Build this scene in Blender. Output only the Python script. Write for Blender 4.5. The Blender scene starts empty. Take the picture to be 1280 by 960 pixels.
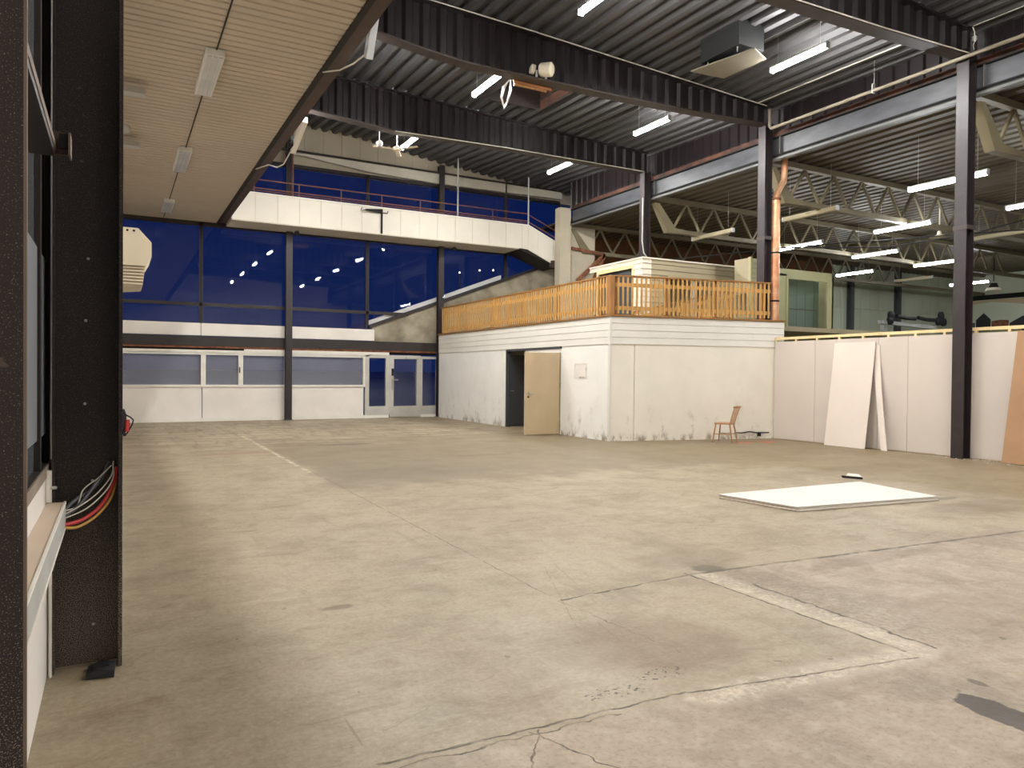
import bpy, bmesh, math, random
from mathutils import Vector, Matrix
random.seed(7)
S = bpy.context.scene
COL = S.collection
PI = math.pi

# ------------------------------------------------------------------ materials
def lin(c):
    return tuple(((v/255)/12.92 if v/255 <= .04045 else ((v/255+.055)/1.055)**2.4) for v in c)

def new_mat(name):
    m = bpy.data.materials.new(name); m.use_nodes = True
    nt = m.node_tree
    return m, nt, nt.nodes.get('Principled BSDF')

def mat(name, rgb, rough=.6, metal=0, var=.12, scale=3.0, bump=0.0, spec=.4, stretch=None, rgb2=None, detail=4):
    m, nt, b = new_mat(name)
    c = lin(rgb)
    tc = nt.nodes.new('ShaderNodeTexCoord')
    src = tc.outputs['Object']
    if stretch:
        mp = nt.nodes.new('ShaderNodeMapping'); mp.inputs['Scale'].default_value = stretch
        nt.links.new(src, mp.inputs['Vector']); src = mp.outputs['Vector']
    n = nt.nodes.new('ShaderNodeTexNoise'); n.inputs['Scale'].default_value = scale; n.inputs['Detail'].default_value = detail
    nt.links.new(src, n.inputs['Vector'])
    r = nt.nodes.new('ShaderNodeValToRGB')
    lo = lin(rgb2) if rgb2 else tuple(v*(1-var) for v in c)
    hi = c if rgb2 else tuple(min(1, v*(1+var)) for v in c)
    r.color_ramp.elements[0].position = .35; r.color_ramp.elements[0].color = (*lo, 1)
    r.color_ramp.elements[1].position = .65; r.color_ramp.elements[1].color = (*hi, 1)
    nt.links.new(n.outputs['Fac'], r.inputs['Fac'])
    nt.links.new(r.outputs['Color'], b.inputs['Base Color'])
    b.inputs['Roughness'].default_value = rough
    b.inputs['Metallic'].default_value = metal
    b.inputs['Specular IOR Level'].default_value = spec
    if bump:
        bp = nt.nodes.new('ShaderNodeBump'); bp.inputs['Strength'].default_value = bump; bp.inputs['Distance'].default_value = .02
        nt.links.new(n.outputs['Fac'], bp.inputs['Height']); nt.links.new(bp.outputs['Normal'], b.inputs['Normal'])
    return m

def emis(name, rgb, strength):
    m, nt, b = new_mat(name)
    b.inputs['Base Color'].default_value = (.8, .8, .8, 1)
    b.inputs['Emission Color'].default_value = (*rgb, 1)
    b.inputs['Emission Strength'].default_value = strength
    return m

def glass_mat(name, tint=(1, 1, 1), refl=1.0, rough=0.0, frost=None):
    m, nt, b = new_mat(name)
    nt.nodes.remove(b)
    out = nt.nodes.get('Material Output')
    tr = nt.nodes.new('ShaderNodeBsdfTransparent'); tr.inputs['Color'].default_value = (*tint, 1)
    gl = nt.nodes.new('ShaderNodeBsdfGlossy'); gl.inputs['Roughness'].default_value = rough
    gl.inputs['Color'].default_value = (refl, refl, refl, 1)
    ge = nt.nodes.new('ShaderNodeNewGeometry'); vd = nt.nodes.new('ShaderNodeVectorMath'); vd.operation = 'DOT_PRODUCT'
    nt.links.new(ge.outputs['Incoming'], vd.inputs[0]); nt.links.new(ge.outputs['Normal'], vd.inputs[1])
    g = NG(nt); k = g.m('SUBTRACT', 1, g.m('ABSOLUTE', vd.outputs['Value']))
    fac = g.m('ADD', .04, g.m('MULTIPLY', g.m('POWER', k, 5), .9))
    mx = nt.nodes.new('ShaderNodeMixShader')
    nt.links.new(fac, mx.inputs['Fac'])
    nt.links.new(tr.outputs['BSDF'], mx.inputs[1]); nt.links.new(gl.outputs['BSDF'], mx.inputs[2])
    last = mx.outputs['Shader']
    if frost:
        df = nt.nodes.new('ShaderNodeBsdfDiffuse'); df.inputs['Color'].default_value = (*frost[0], 1)
        m2 = nt.nodes.new('ShaderNodeMixShader'); m2.inputs['Fac'].default_value = frost[1]
        nt.links.new(last, m2.inputs[1]); nt.links.new(df.outputs['BSDF'], m2.inputs[2]); last = m2.outputs['Shader']
    nt.links.new(last, out.inputs['Surface'])
    return m

class NG:
    """tiny node-math helper"""
    def __init__(s, nt): s.nt = nt
    def m(s, op, a, b=None, c=None, clamp=False):
        n = s.nt.nodes.new('ShaderNodeMath'); n.operation = op; n.use_clamp = clamp
        for i, v in enumerate((a, b, c)):
            if v is None: continue
            if isinstance(v, (int, float)): n.inputs[i].default_value = v
            else: s.nt.links.new(v, n.inputs[i])
        return n.outputs[0]
    def step(s, v, lo, hi):
        n = s.nt.nodes.new('ShaderNodeMapRange'); n.interpolation_type = 'SMOOTHSTEP'
        s.nt.links.new(v, n.inputs['Value'])
        n.inputs['From Min'].default_value = lo; n.inputs['From Max'].default_value = hi
        return n.outputs['Result']
    def noise(s, vec, scale, detail=4, rough=.5, stretch=None, dist=0):
        if stretch:
            mp = s.nt.nodes.new('ShaderNodeMapping'); mp.inputs['Scale'].default_value = stretch
            s.nt.links.new(vec, mp.inputs['Vector']); vec = mp.outputs['Vector']
        n = s.nt.nodes.new('ShaderNodeTexNoise'); n.inputs['Scale'].default_value = scale
        n.inputs['Detail'].default_value = detail; n.inputs['Roughness'].default_value = rough
        n.inputs['Distortion'].default_value = dist
        s.nt.links.new(vec, n.inputs['Vector']); return n.outputs['Fac']
    def mix(s, fac, a, b):
        n = s.nt.nodes.new('ShaderNodeMix'); n.data_type = 'RGBA'
        if isinstance(fac, (int, float)): n.inputs[0].default_value = fac
        else: s.nt.links.new(fac, n.inputs[0])
        for i, v in ((6, a), (7, b)):
            if isinstance(v, tuple): n.inputs[i].default_value = (*v, 1)
            else: s.nt.links.new(v, n.inputs[i])
        return n.outputs[2]

def floor_material():
    def lin(c): return tuple(v*k for v, k in zip(globals()['lin'](c), (.705, .695, .66)))
    m, nt, b = new_mat('concrete_floor')
    g = NG(nt)
    tc = nt.nodes.new('ShaderNodeTexCoord'); V = tc.outputs['Object']
    sp = nt.nodes.new('ShaderNodeSeparateXYZ'); nt.links.new(V, sp.inputs[0]); X, Y = sp.outputs[0], sp.outputs[1]
    wob1 = g.noise(V, 1.6, 3); wob2 = g.noise(V, 7, 4); wob3 = g.noise(V, 30, 3)
    def seg(x0, y0, x1, y1, w, wob=.05, soft=1.0):
        L = math.hypot(x1-x0, y1-y0); ux, uy = (x1-x0)/L, (y1-y0)/L
        dx = g.m('SUBTRACT', X, x0); dy = g.m('SUBTRACT', Y, y0)
        t = g.m('ADD', g.m('MULTIPLY', dx, ux), g.m('MULTIPLY', dy, uy))
        d = g.m('ADD', g.m('MULTIPLY', dx, -uy), g.m('MULTIPLY', dy, ux))
        d = g.m('ADD', d, g.m('MULTIPLY', g.m('SUBTRACT', wob2, .5), wob))
        d = g.m('ABSOLUTE', d)
        tt = g.m('ABSOLUTE', g.m('SUBTRACT', t, L/2))
        e = g.m('MAXIMUM', g.m('SUBTRACT', tt, L/2), 0)
        dd = g.m('ADD', d, e)
        return g.m('SUBTRACT', 1, g.step(dd, w*.4, w*(1+soft)))
    def ell(x, y, rx, ry, n=wob2, amp=.6, ang=0, soft=.25):
        dx = g.m('SUBTRACT', X, x); dy = g.m('SUBTRACT', Y, y)
        ca, sa = math.cos(ang), math.sin(ang)
        u = g.m('ADD', g.m('MULTIPLY', dx, ca/rx), g.m('MULTIPLY', dy, sa/rx))
        v = g.m('ADD', g.m('MULTIPLY', dx, -sa/ry), g.m('MULTIPLY', dy, ca/ry))
        r = g.m('SQRT', g.m('ADD', g.m('MULTIPLY', u, u), g.m('MULTIPLY', v, v)))
        r = g.m('ADD', r, g.m('MULTIPLY', g.m('SUBTRACT', n, .5), amp*2))
        return g.m('SUBTRACT', 1, g.step(r, 1-soft, 1+soft))
    big = g.noise(V, .35, 5, .6); mid = g.noise(V, 1.3, 6, .65); fine = g.noise(V, 9, 6, .7)
    speck = g.noise(V, 60, 3, .6)
    streak = g.noise(V, 1.4, 5, .65, stretch=(.35, 2.2, 1)); streak2 = g.noise(V, 2.0, 5, .65, stretch=(2.5, .5, 1), dist=.6)
    TAN, DRK, LGT, PNK, GRY = lin((186, 171, 146)), lin((150, 135, 112)), lin((212, 199, 177)), lin((184, 163, 141)), lin((148, 136, 117))
    c = g.mix(g.step(big, .35, .65), TAN, lin((176, 160, 135)))
    c = g.mix(g.m('MULTIPLY', g.step(mid, .46, .68), .72), c, DRK)
    grit = g.noise(V, 34, 5, .75)
    c = g.mix(g.m('MULTIPLY', g.step(fine, .42, .8), .55), c, DRK)
    c = g.mix(g.m('MULTIPLY', g.step(grit, .45, .8), .5), c, lin((128, 112, 90)))
    c = g.mix(g.m('MULTIPLY', g.step(grit, .55, .25), .35), c, LGT)
    grime = g.noise(V, 2.6, 6, .7, stretch=(.8, 1.6, 1), dist=.8)
    c = g.mix(g.m('MULTIPLY', g.m('MULTIPLY', g.step(grime, .48, .74), g.step(big, .32, .55)), .75), c, lin((132, 112, 86)))
    c = g.mix(g.m('MULTIPLY', g.step(streak, .58, .76), .45), c, LGT)
    c = g.mix(g.m('MULTIPLY', g.step(streak2, .56, .74), .55), c, DRK)
    # newer slab right of the joints near the camera: pinkish, rougher
    near = g.m('MULTIPLY', g.m('SUBTRACT', 1, g.step(g.m('ADD', Y, g.m('MULTIPLY', wob2, .03)), 4.2, 4.26)), g.step(X, 3.9, 3.96))
    near2 = g.m('SUBTRACT', 1, g.step(Y, 2.62, 2.7))
    near = g.m('MAXIMUM', near, near2)
    pink = g.mix(g.step(mid, .4, .62), lin((186, 167, 147)), lin((160, 143, 126)))
    pink = g.mix(g.m('MULTIPLY', g.step(streak2, .5, .7), .5), pink, lin((203, 187, 167)))
    c = g.mix(g.m('MULTIPLY', near, .85), c, pink)
    # greyer worn area in the back half
    back = g.m('MULTIPLY', g.step(g.m('ADD', X, wob1), 3.0, 3.3), g.step(g.m('ADD', Y, g.m('MULTIPLY', wob1, 3)), 10.6, 11.6))
    back = g.m('MULTIPLY', back, g.m('SUBTRACT', 1, g.step(g.m('ADD', Y, g.m('MULTIPLY', wob1, 4)), 18, 21)))
    c = g.mix(g.m('MULTIPLY', back, .8), c, lin((142, 128, 106)))
    far = g.step(g.m('ADD', Y, g.m('MULTIPLY', big, 6)), 17, 21)
    c = g.mix(g.m('MULTIPLY', g.m('MULTIPLY', far, g.step(streak, .46, .62)), .55), c, lin((222, 209, 184)))
    c = g.mix(g.m('MULTIPLY', g.m('MULTIPLY', far, g.step(streak2, .50, .66)), .6), c, lin((132, 113, 90)))
    right = g.step(g.m('ADD', X, g.m('MULTIPLY', mid, 3)), 9.5, 12)
    c = g.mix(g.m('MULTIPLY', right, .55), c, lin((150, 131, 101)))
    c = g.mix(g.m('MULTIPLY', g.m('MULTIPLY', near, g.step(grit, .45, .72)), .55), c, lin((128, 113, 96)))
    c = g.mix(g.m('MULTIPLY', g.m('MULTIPLY', near, g.step(grime, .50, .72)), .5), c, lin((142, 122, 102)))
    c = g.mix(g.m('MULTIPLY', g.m('MULTIPLY', near, g.step(fine, .52, .35)), .3), c, lin((208, 194, 176)))
    # broken-up repair trench and joints
    trench = g.m('MAXIMUM', seg(3.98, 4.25, 3.98, 2.6, .10, .10, .6), seg(2.45, 2.62, 3.98, 2.5, .09, .10, .7))
    c = g.mix(g.m('MULTIPLY', trench, g.step(g.m('ADD', g.m('MULTIPLY', fine, .5), g.m('MULTIPLY', grit, .5)), .40, .62)), c, lin((226, 213, 192)))
    c = g.mix(g.m('MULTIPLY', g.m('MULTIPLY', ell(4.25, 3.4, .28, 1.0), .55), g.step(wob3, .3, .7)), c, lin((128, 114, 96)))
    cracks = None
    for a in ((3.9, 4.3, 8.4, 4.02, .016, .04), (2.65, 4.2, 3.9, 4.30, .008, .06), (3.87, 4.35, 3.87, 2.55, .009, .05),
              (4.12, 3.9, 4.08, 2.5, .008, .12), (.9, 2.74, 2.42, 2.70, .0055, .06), (.95, 2.68, 2.0, 2.66, .0045, .12), (2.42, 2.69, 3.85, 2.46, .0055, .06), (1.55, 2.7, 1.75, 2.2, .003, .1), (1.6, 2.7, 1.3, 2.3, .003, .1),
              (2.66, 11.4, 2.63, 4.3, .0035, .04), (2.63, 4.2, 2.75, 3.1, .0025, .12)):
        s_ = seg(*a); cracks = s_ if cracks is None else g.m('MAXIMUM', cracks, s_)
    c = g.mix(g.m('MULTIPLY', g.m('MULTIPLY', cracks, g.m('ADD', .35, g.step(wob2, .35, .6))), .75), c, lin((84, 70, 56)))
    scr = None
    for a in ((3.0, 5.0, 2.45, 3.7, .0018, .04), (3.12, 5.05, 2.75, 3.75, .0018, .05), (2.75, 4.3, 2.55, 3.4, .0018, .05), (6.3, 13.3, 7.6, 11.9, .006, .2), (1.0, 3.0, 1.9, 3.4, .0016, .08)):
        s_ = seg(*a); scr = s_ if scr is None else g.m('MAXIMUM', scr, s_)
    c = g.mix(g.m('MULTIPLY', g.m('MULTIPLY', scr, g.step(wob2, .4, .55)), .6), c, lin((92, 78, 62)))
    white = g.m('MULTIPLY', seg(2.66, 18.5, 2.62, 11.4, .03, .10, 1), g.step(wob2, .42, .58))
    c = g.mix(g.m('MULTIPLY', white, .8), c, lin((232, 224, 208)))
    # stains
    for a, st, colr in ((ell(4.13, 4.38, .13, .11), .85, (92, 79, 63)), (ell(4.25, 4.7, .5, .3, wob1), .4, (130, 112, 88)),
                    (ell(3.555, 1.88, .105, .235, wob2, .5, -.12, .05), .92, (70, 57, 45)), (ell(3.80, 2.12, .03, .05, wob2, .5), .8, (96, 82, 66)), (ell(1.26, 4.72, .10, .05, wob2, .6), .75, (120, 100, 76)),
                    (ell(2.7, 3.3, .55, .4, wob1, .5), .42, (138, 112, 84)), (ell(9.0, 5.0, .9, .35, wob1, .8), .4, (126, 106, 84)),
                    (ell(4.0, 10.8, 1.3, .7, wob1, .8), .3, (120, 108, 90)), (ell(4.3, 15.5, .6, .12, wob2, .6), .75, (92, 80, 66)), (ell(2.0, 14.5, .9, .15, wob2, .6), .5, (150, 116, 82)),
                    (ell(6.1, 12.5, .6, .1, wob2, .7), .5, (118, 102, 82)), (ell(5.6, 4.0, .8, .12, wob2, .5), .35, (120, 104, 84)), (ell(4.9, 2.8, .5, .35, wob1, .5), .3, (140, 120, 100)),
                    (ell(1.05, 3.22, .14, .02, wob2, .5), .4, (142, 122, 98)), (ell(.89, 3.05, .008, .12, wob2, .6), .5, (128, 108, 84)),
                    (ell(9.3, 5.6, .25, .07), .6, (100, 86, 68)), (ell(11.0, 8.0, 1.6, .4, wob1, .8), .35, (132, 113, 88))):
        c = g.mix(g.m('MULTIPLY', a, st), c, lin(colr))
    for a in (ell(12.8, 12.4, .25, .14, wob2, .4), ell(13.45, 12.35, .26, .16, wob2, .4)):
        c = g.mix(g.m('MULTIPLY', a, .85), c, lin((214, 104, 76)))
    spots = g.m('MULTIPLY', g.m('MAXIMUM', ell(2.12, 2.86, .16, .07, wob2, .5), ell(2.45, 2.93, .16, .06, wob2, .5)), g.step(g.noise(V, 40, 2), .56, .62))
    c = g.mix(g.m('MULTIPLY', spots, .9), c, lin((66, 52, 42)))
    loose = g.step(g.noise(V, 11, 2, .4), .755, .77)
    c = g.mix(g.m('MULTIPLY', loose, .55), c, lin((92, 76, 60)))
    c = g.mix(g.m('MULTIPLY', g.step(speck, .62, .8), .25), c, lin((120, 102, 80)))
    nt.links.new(c, b.inputs['Base Color'])
    r = g.m('ADD', .34, g.m('ADD', g.m('MULTIPLY', mid, .22), g.m('MULTIPLY', fine, .14)))
    worn = g.m('MAXIMUM', ell(1.2, 3.15, .28, .6, wob1, .15, soft=.8), ell(2.12, 3.3, .26, .7, wob1, .15, soft=.8))
    r = g.m('SUBTRACT', r, g.m('MULTIPLY', worn, .17))
    nt.links.new(r, b.inputs['Roughness']); b.inputs['Specular IOR Level'].default_value = .35
    bp = nt.nodes.new('ShaderNodeBump'); bp.inputs['Strength'].default_value = .4; bp.inputs['Distance'].default_value = .012
    h = g.m('SUBTRACT', g.m('ADD', g.m('MULTIPLY', fine, .4), g.m('MULTIPLY', grit, .35)), g.m('MULTIPLY', cracks, 1.2))
    nt.links.new(h, bp.inputs['Height']); nt.links.new(bp.outputs['Normal'], b.inputs['Normal'])
    return m

def dirty_wall(name, rgb, dirt=(150, 138, 112), top=1.0, amount=.7):
    """painted wall with scuffs that gather in its lower part (a mark of wear)"""
    m, nt, b = new_mat(name); g = NG(nt)
    tc = nt.nodes.new('ShaderNodeTexCoord'); V = tc.outputs['Object']
    sp = nt.nodes.new('ShaderNodeSeparateXYZ'); nt.links.new(V, sp.inputs[0]); Z = sp.outputs[2]
    n1 = g.noise(V, 1.1, 5, .6); n2 = g.noise(V, 4, 6, .7, stretch=(1, 1, .5))
    c = g.mix(g.step(n1, .3, .7), lin(rgb), tuple(v*.93 for v in lin(rgb)))
    low = g.m('SUBTRACT', 1, g.step(Z, 0.05, top))
    f = g.m('MULTIPLY', g.m('MULTIPLY', g.step(n2, .54, .74), low), amount)
    c = g.mix(f, c, lin(dirt))
    vlow = g.m('SUBTRACT', 1, g.step(Z, 0.02, .22))
    c = g.mix(g.m('MULTIPLY', g.m('MULTIPLY', vlow, g.step(n2, .46, .62)), .8), c, lin((128, 108, 82)))
    high = g.m('MULTIPLY', g.step(g.noise(V, 2.2, 4, .7, stretch=(1, 1, .6)), .62, .8), .22)
    c = g.mix(high, c, lin(dirt))
    nt.links.new(c, b.inputs['Base Color']); b.inputs['Roughness'].default_value = .62
    return m

def speckled_paint(name, rgb, top=1.3):
    """black paint with pale dust spray denser near the floor"""
    m, nt, b = new_mat(name); g = NG(nt)
    tc = nt.nodes.new('ShaderNodeTexCoord'); V = tc.outputs['Object']
    sp = nt.nodes.new('ShaderNodeSeparateXYZ'); nt.links.new(V, sp.inputs[0]); Z = sp.outputs[2]
    low = g.m('SUBTRACT', 1, g.step(Z, 0, top))
    th = g.m('ADD', g.noise(V, 260, 2, .5), g.m('MULTIPLY', low, .13))
    f = g.m('MULTIPLY', g.step(th, .60, .74), .5)
    c = g.mix(f, lin(rgb), lin((196, 180, 160)))
    chips = g.step(g.noise(V, 14, 3, .5), .70, .74)
    c = g.mix(g.m('MULTIPLY', chips, .5), c, lin((110, 98, 88)))
    nt.links.new(c, b.inputs['Base Color']); b.inputs['Roughness'].default_value = .5; b.inputs['Specular IOR Level'].default_value = .3
    return m

M = {}
M['floor'] = floor_material()
M['roof'] = mat('dark_roof_sheet', (74, 73, 74), .55, .0, .10, 2, spec=.5)
M['beamdark'] = mat('dark_brown_steel', (36, 30, 31), .32, .0, .15, 3, spec=.6)
M['flange'] = mat('flange_brown_steel', (66, 57, 53), .5, .0, .12, 3)
M['eave'] = mat('eave_brown_steel', (74, 59, 52), .6, 0, .1, 3)
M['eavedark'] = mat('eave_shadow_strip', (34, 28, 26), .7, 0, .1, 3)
M['colbrown'] = mat('column_brown_paint', (43, 35, 36), .42, 0, .2, 5, spec=.5)
M['colblack'] = speckled_paint('black_dusty_paint', (46, 40, 40))
M['blackfr'] = mat('black_window_steel', (48, 42, 40), .5, 0, .12, 4)
M['girder'] = mat('galvanised_girder', (68, 69, 73), .4, 0, .25, 2.2, stretch=(1, .6, 2))
M['edgewood'] = mat('orange_edge_board', (150, 98, 52), .6, 0, .2, 4, stretch=(.6, 4, 6))
M['boothgreen'] = mat('booth_green_panel', (112, 126, 108), .6, 0, .06, 1)
M['blind'] = mat('grey_window_blind', (112, 116, 120), .6, 0, .06, 3)
M['angle'] = mat('dull_grey_angle', (92, 92, 90), .5, .1, .08, 3)
M['strip'] = mat('dark_rust_timber', (92, 56, 42), .8, 0, .3, 2.5, rgb2=(46, 32, 28))
M['sillbrown'] = mat('brown_window_sill', (142, 128, 114), .6, 0, .1, 4)
M['edge'] = mat('worn_tan_edge', (112, 96, 84), .6, 0, .1, 4)
M['lgrey'] = mat('light_grey_steel', (178, 178, 174), .5, .1, .08, 3)
M['black'] = mat('black_gap', (24, 22, 22), .8, 0, .1, 3)
M['rust'] = mat('rust_red_wood', (140, 92, 64), .8, 0, .3, 6, rgb2=(98, 58, 42))
M['creamdeck'] = mat('cream_ceiling_sheet', (184, 172, 154), .6, 0, .05, .5)
M['olivedeck'] = mat('olive_ceiling_sheet', (78, 69, 52), .6, 0, .08, .5)
M['truss'] = mat('truss_beige_paint', (114, 105, 82), .55, 0, .08, 2)
M['white'] = mat('white_paint', (232, 228, 218), .55, 0, .04, 2)
M['parapet'] = mat('parapet_white_panel', (222, 216, 202), .6, 0, .03, 1.5)
M['soffit'] = mat('soffit_grey_beige', (196, 188, 172), .7, 0, .06, 1.5)
M['gable'] = mat('gable_beige_panel', (176, 166, 146), .65, 0, .07, 1.2)
M['gableband'] = mat('gable_light_band', (206, 200, 184), .45, 0, .06, 1.2)
M['panelwhite'] = mat('facade_white_panel', (230, 224, 216), .55, 0, .04, 1.5)
M['winframe'] = mat('white_window_frame', (228, 224, 214), .5, 0, .04, 3)
M['alu'] = mat('grey_aluminium', (196, 194, 186), .4, .3, .05, 3)
M['glass'] = glass_mat('pane_glass', (.97, .98, 1), .6, .012)
M['glasslow'] = glass_mat('pane_glass_low', (.95, .97, 1), 1.0, .01, ((.34, .35, .38), .32))
M['sidegl'] = glass_mat('frosted_glass', (.5, .52, .54), 1.0, .03, ((.16, .17, .18), .35))
M['boxwall'] = dirty_wall('white_washed_wall', (238, 236, 230), top=1.3, amount=.6)
M['boxfront'] = dirty_wall('cream_washed_wall', (234, 227, 212), top=1.2, amount=.75)
M['siding'] = dirty_wall('white_siding', (224, 220, 210), top=.01, amount=0)
M['darkgrey'] = mat('dark_grey_door_paint', (72, 74, 76), .5, 0, .08, 3)
M['tandoor'] = mat('tan_door_paint', (186, 166, 134), .5, 0, .04, 2)
M['steel'] = mat('brushed_steel', (176, 174, 168), .3, .8, .06, 6)
M['pine'] = mat('pine_wood', (194, 150, 88), .5, 0, .18, 5, stretch=(6, 6, .6))
M['pinedark'] = mat('pine_wood_dark', (158, 112, 64), .55, 0, .2, 5, stretch=(6, 6, .6))
M['pinecap'] = mat('pine_rail_cap', (150, 104, 54), .5, 0, .15, 5)
M['rawpine'] = mat('raw_stud_wood', (226, 200, 150), .6, 0, .1, 4)
M['gyp'] = mat('plasterboard_grey', (198, 187, 176), .75, 0, .035, .8)
M['gyplight'] = mat('plasterboard_light', (216, 204, 192), .75, 0, .03, .8)
M['gypwhite'] = mat('plasterboard_white', (212, 204, 196), .7, 0, .02, .8)
M['gypedge'] = mat('plasterboard_core', (196, 190, 182), .85, 0, .05, 3)
M['brownboard'] = mat('brown_fibreboard', (164, 128, 96), .8, 0, .06, 3)
M['concrete'] = mat('raw_concrete', (168, 158, 138), .8, 0, .2, 1.6, rgb2=(118, 110, 94), detail=7)
M['greenwall'] = mat('pale_green_wall', (186, 193, 172), .7, 0, .06, .6)
M['greenwall2'] = mat('pale_green_panel', (196, 202, 180), .7, 0, .05, .6)
M['cabin'] = mat('cabin_cream_siding', (214, 206, 190), .6, 0, .05, 1)
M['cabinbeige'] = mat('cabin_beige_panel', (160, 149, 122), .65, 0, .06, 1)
M['yelgreen'] = mat('yellow_green_trim', (164, 161, 122), .6, 0, .05, 2)
M['brownwall'] = mat('brown_fibre_wall', (98, 62, 34), .85, 0, .2, .5)
M['copper'] = mat('copper_pipe', (206, 138, 98), .42, .5, .2, 4, rgb2=(220, 176, 140))
M['cream'] = mat('cream_pipe', (146, 136, 120), .5, 0, .06, 3)
M['lampbody'] = mat('lamp_white_metal', (222, 220, 214), .5, 0, .04, 3)
M['lampgrey'] = mat('lamp_grey_metal', (196, 200, 204), .5, 0, .04, 3)
M['louver'] = mat('louver_aluminium', (205, 205, 205), .3, .5, .05, 3)
M['railred'] = mat('red_brown_rail', (126, 82, 70), .5, 0, .1, 4)
M['ventdark'] = mat('vent_dark_grey', (42, 43, 44), .6, 0, .06, 2)
M['ventplate'] = mat('vent_plate_beige', (128, 121, 106), .6, 0, .06, 2)
M['offwhite'] = mat('offwhite_plastic', (226, 216, 192), .45, 0, .04, 4)
M['chair'] = mat('chair_beech', (172, 126, 86), .45, 0, .14, 8, stretch=(1, 1, .3))
M['rubber'] = mat('black_rubber', (30, 30, 32), .6, 0, .1, 8)
M['redcable'] = mat('red_cable', (186, 52, 52), .4, 0, .05, 8)
M['yelcable'] = mat('yellow_cable', (196, 152, 70), .4, 0, .05, 8)
M['greycable'] = mat('grey_cable', (82, 82, 86), .4, 0, .05, 8)
M['whitecable'] = mat('white_cable', (206, 200, 188), .4, 0, .05, 8)
M['sill'] = mat('beige_trunking', (206, 186, 164), .5, 0, .06, 3, stretch=(3, .6, 3))
M['greenpl'] = mat('green_plastic', (150, 186, 120), .5, 0, .05, 6)
M['snow'] = mat('outdoor_snow', (205, 212, 228), .9, 0, .1, .3)
M['darkbld'] = mat('outdoor_dark_wood', (30, 34, 44), .9, 0, .1, .3)
M['lamp_on'] = emis('lit_tube', (.965, .95, .925), 335)
M['lamp_on_far'] = emis('lit_tube_rear_row', (.965, .95, .925), 440)
M['lamp_on_r'] = emis('lit_tube_side_hall', (.95, .98, 1.0), 105)
M['outlamp'] = emis('street_lamp_glow', (1, .9, .75), 6)

# ------------------------------------------------------------------ mesh helpers
def wloc(o):
    v = Vector((0, 0, 0))
    while o is not None:
        v += Vector(o.location); o = o.parent
    return v

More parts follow.
